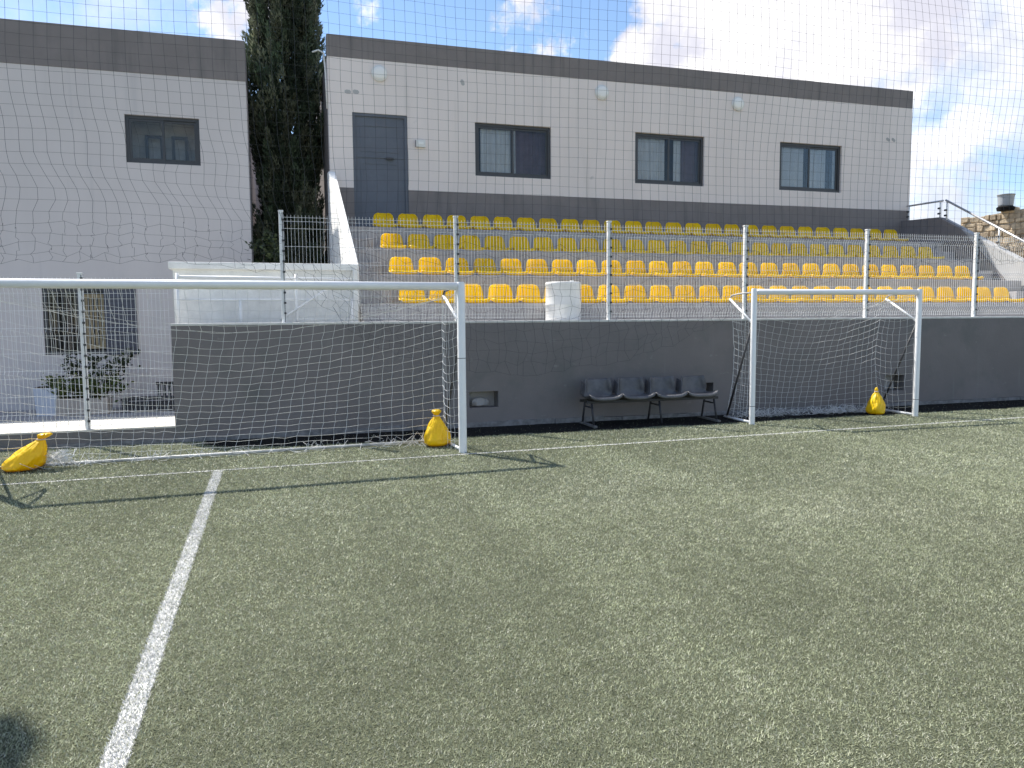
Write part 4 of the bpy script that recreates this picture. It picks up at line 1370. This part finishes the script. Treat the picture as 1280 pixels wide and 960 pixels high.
rd = random.Random(40)
cb = thing('young_conifer', 'low bushy green conifer behind the white parapet at the building corner', 'tree', (-0.10, 15.4, 0))
MB().tube([(0, 0, 0), (0.02, 0, 1.6), (0, 0, 3.0)], [0.05, 0.035, 0.01], 8).build('trunk', 'bark', cb, smooth_=True)
cent = []
for q in range(90):
    z = 0.7 + 2.55 * rd.random(); R_ = 0.36 * (1 - ((z - 1.9) / 1.6) ** 2 * 0.75) * rd.random() ** 0.5; a = rd.random() * 6.28
    cent.append((R_ * math.cos(a) + 0.05, R_ * math.sin(a) * 0.8, z))
foliage('crown', cb, cent, 70, 0.085, [(0.05, 0.07, 0.035), (0.08, 0.10, 0.045), (0.035, 0.05, 0.028)], 41, 0.055)

PY = 15.6
pb = thing('square_planter', 'pale blue square pot standing beside the flowering planter', 'planter', (-3.86, PY, FZ))
MB().prism([(-0.15, 0), (0.15, 0), (0.19, 0.50), (-0.19, 0.50)], 'y', -0.17, 0.17).build('pot', 'pot_blue', pb, bevel=0.01)
MB().box(-0.165, 0.165, -0.15, 0.15, 0.47, 0.512).build('soil', 'soil', pb)
ph = thing('planter_box', 'long beige planter box filled with leafy flowering plants', 'planter', (-3.28, PY, FZ))
holed_wall(MB(), -0.42, 0.42, -0.2, 0.2, 0.0, 0.30, []).build('box', 'pot_beige', ph, bevel=0.012)
MB().box(-0.38, 0.38, -0.16, 0.16, 0.28, 0.306).build('soil', 'soil', ph)
fp = thing('flowering_shrub', 'bushy green shrub with small pale flowers growing in the planter box', 'shrub', (-3.28, PY, FZ + 0.30))
rd = random.Random(12)
cent = [(rd.uniform(-.55, .62), rd.uniform(-.14, .14), rd.uniform(0.05, .30)) for _ in range(26)]
for i in range(9):
    X = -0.36 + i * 0.09
    MB().tube([(X, 0, 0), (X * 1.15, rd.uniform(-.05, .05), 0.14), (X * 1.3, rd.uniform(-.08, .08), 0.28)], 0.007, 6).build('stem', 'bark', fp)
foliage('leaf_mass', fp, cent, 55, 0.075, [(0.10, 0.135, 0.04), (0.14, 0.16, 0.055), (0.07, 0.10, 0.035)], 2, 0.065)
foliage('blossoms', fp, [(rd.uniform(-.5, .65), rd.uniform(-.15, .1), rd.uniform(0.22, .40)) for _ in range(12)], 5, 0.05, [(0.7, 0.66, 0.68)], 3, 0.015)
tl = thing('tall_shrub', 'tall sparse dark leaved shrub rising behind the planter box', 'shrub', (-3.2, PY + 0.45, FZ))
cent = []
for bx, by, hgt in ((-0.42, 0.0, 0.95), (-0.2, 0.05, 0.85), (0.05, 0.0, 0.95), (0.35, 0.0, 0.9), (0.62, 0.05, 1.05), (-0.32, -0.05, 0.7)):
    MB().tube([(0, 0, 0), (bx * 0.5, by, hgt * 0.5), (bx, by, hgt)], [0.014, 0.01, 0.005], 6).build('stem', 'bark', tl)
    for f in (0.55, 0.7, 0.85, 1.0):
        cent.append((bx * f + rd.uniform(-.04, .04), by, hgt * f))
foliage('leaf_mass', tl, cent, 34, 0.085, [(0.028, 0.04, 0.02), (0.04, 0.055, 0.025)], 7, 0.07)
MB().lathe([(0.13, 0), (0.16, 0.26), (0.175, 0.28), (0.15, 0.285)], 20).build('pot', 'soil', tl)
# dark slatted garden seat in the corner of the courtyard
gs = thing('slatted_seat', 'dark slatted low seat in the courtyard beside the grey wall end', 'seat', (-2.05, PY + 0.1, FZ))
MB().box(-0.62, 0.36, -0.22, 0.22, 0.22, 0.255).build('seat_board', 'bench_metal', gs)
for i in range(5):
    MB().box(-0.05 + i * 0.09, -0.05 + i * 0.09 + 0.055, 0.19, 0.215, 0.26, 0.50).build('back_slat', 'bench_metal', gs)
MB().box(-0.08, 0.40, 0.185, 0.225, 0.47, 0.52).build('top_rail', 'bench_metal', gs)
for X in (-0.58, 0.32):
    for yy in (-0.18, 0.18):
        MB().box(X - 0.025, X + 0.025, yy - 0.025, yy + 0.025, 0.0, 0.22).build('leg', 'bench_metal', gs)
MB().box(-0.58, 0.34, -0.2, -0.18, 0.03, 0.2).build('front_panel', 'bench_metal', gs)
tag(MB().tube([(-1.80, YF - 0.05, 0.0), (-1.80, YF - 0.05, 0.95), (-1.78, YF - 0.03, 1.25)], 0.022, 8).build('drain_pipe', 'clip', smooth_=True), 'thin dark drain pipe on the bluish white wall above the slatted seat', 'pipe')

# ------------------------------------------------------------------ unseen mast, added only to cast shade on the near left turf
fm = thing('blocker_mast', 'tall grey mast, added unseen to cast the shadow on the near turf', 'blocker', (-5.57, 9.24, 0))
MB().tube([(0, 0, 0), (0, 0, 10.6)], [0.10, 0.06], 14).build('mast', 'mast', fm, smooth_=True)
MB().tube([(-0.1, 0, 10.0), (0.5, 0, 10.0)], 0.03, 8).build('cross_arm', 'mast', fm)
hd = MB().box(0.18, 0.62, -0.22, 0.22, 9.7, 10.15).build('blocker_box', 'dark_bar', fm, bevel=0.03)
MB().box(-0.52, 0.02, -0.2, 0.2, 9.75, 10.15).build('blocker_box', 'dark_bar', fm, bevel=0.03)
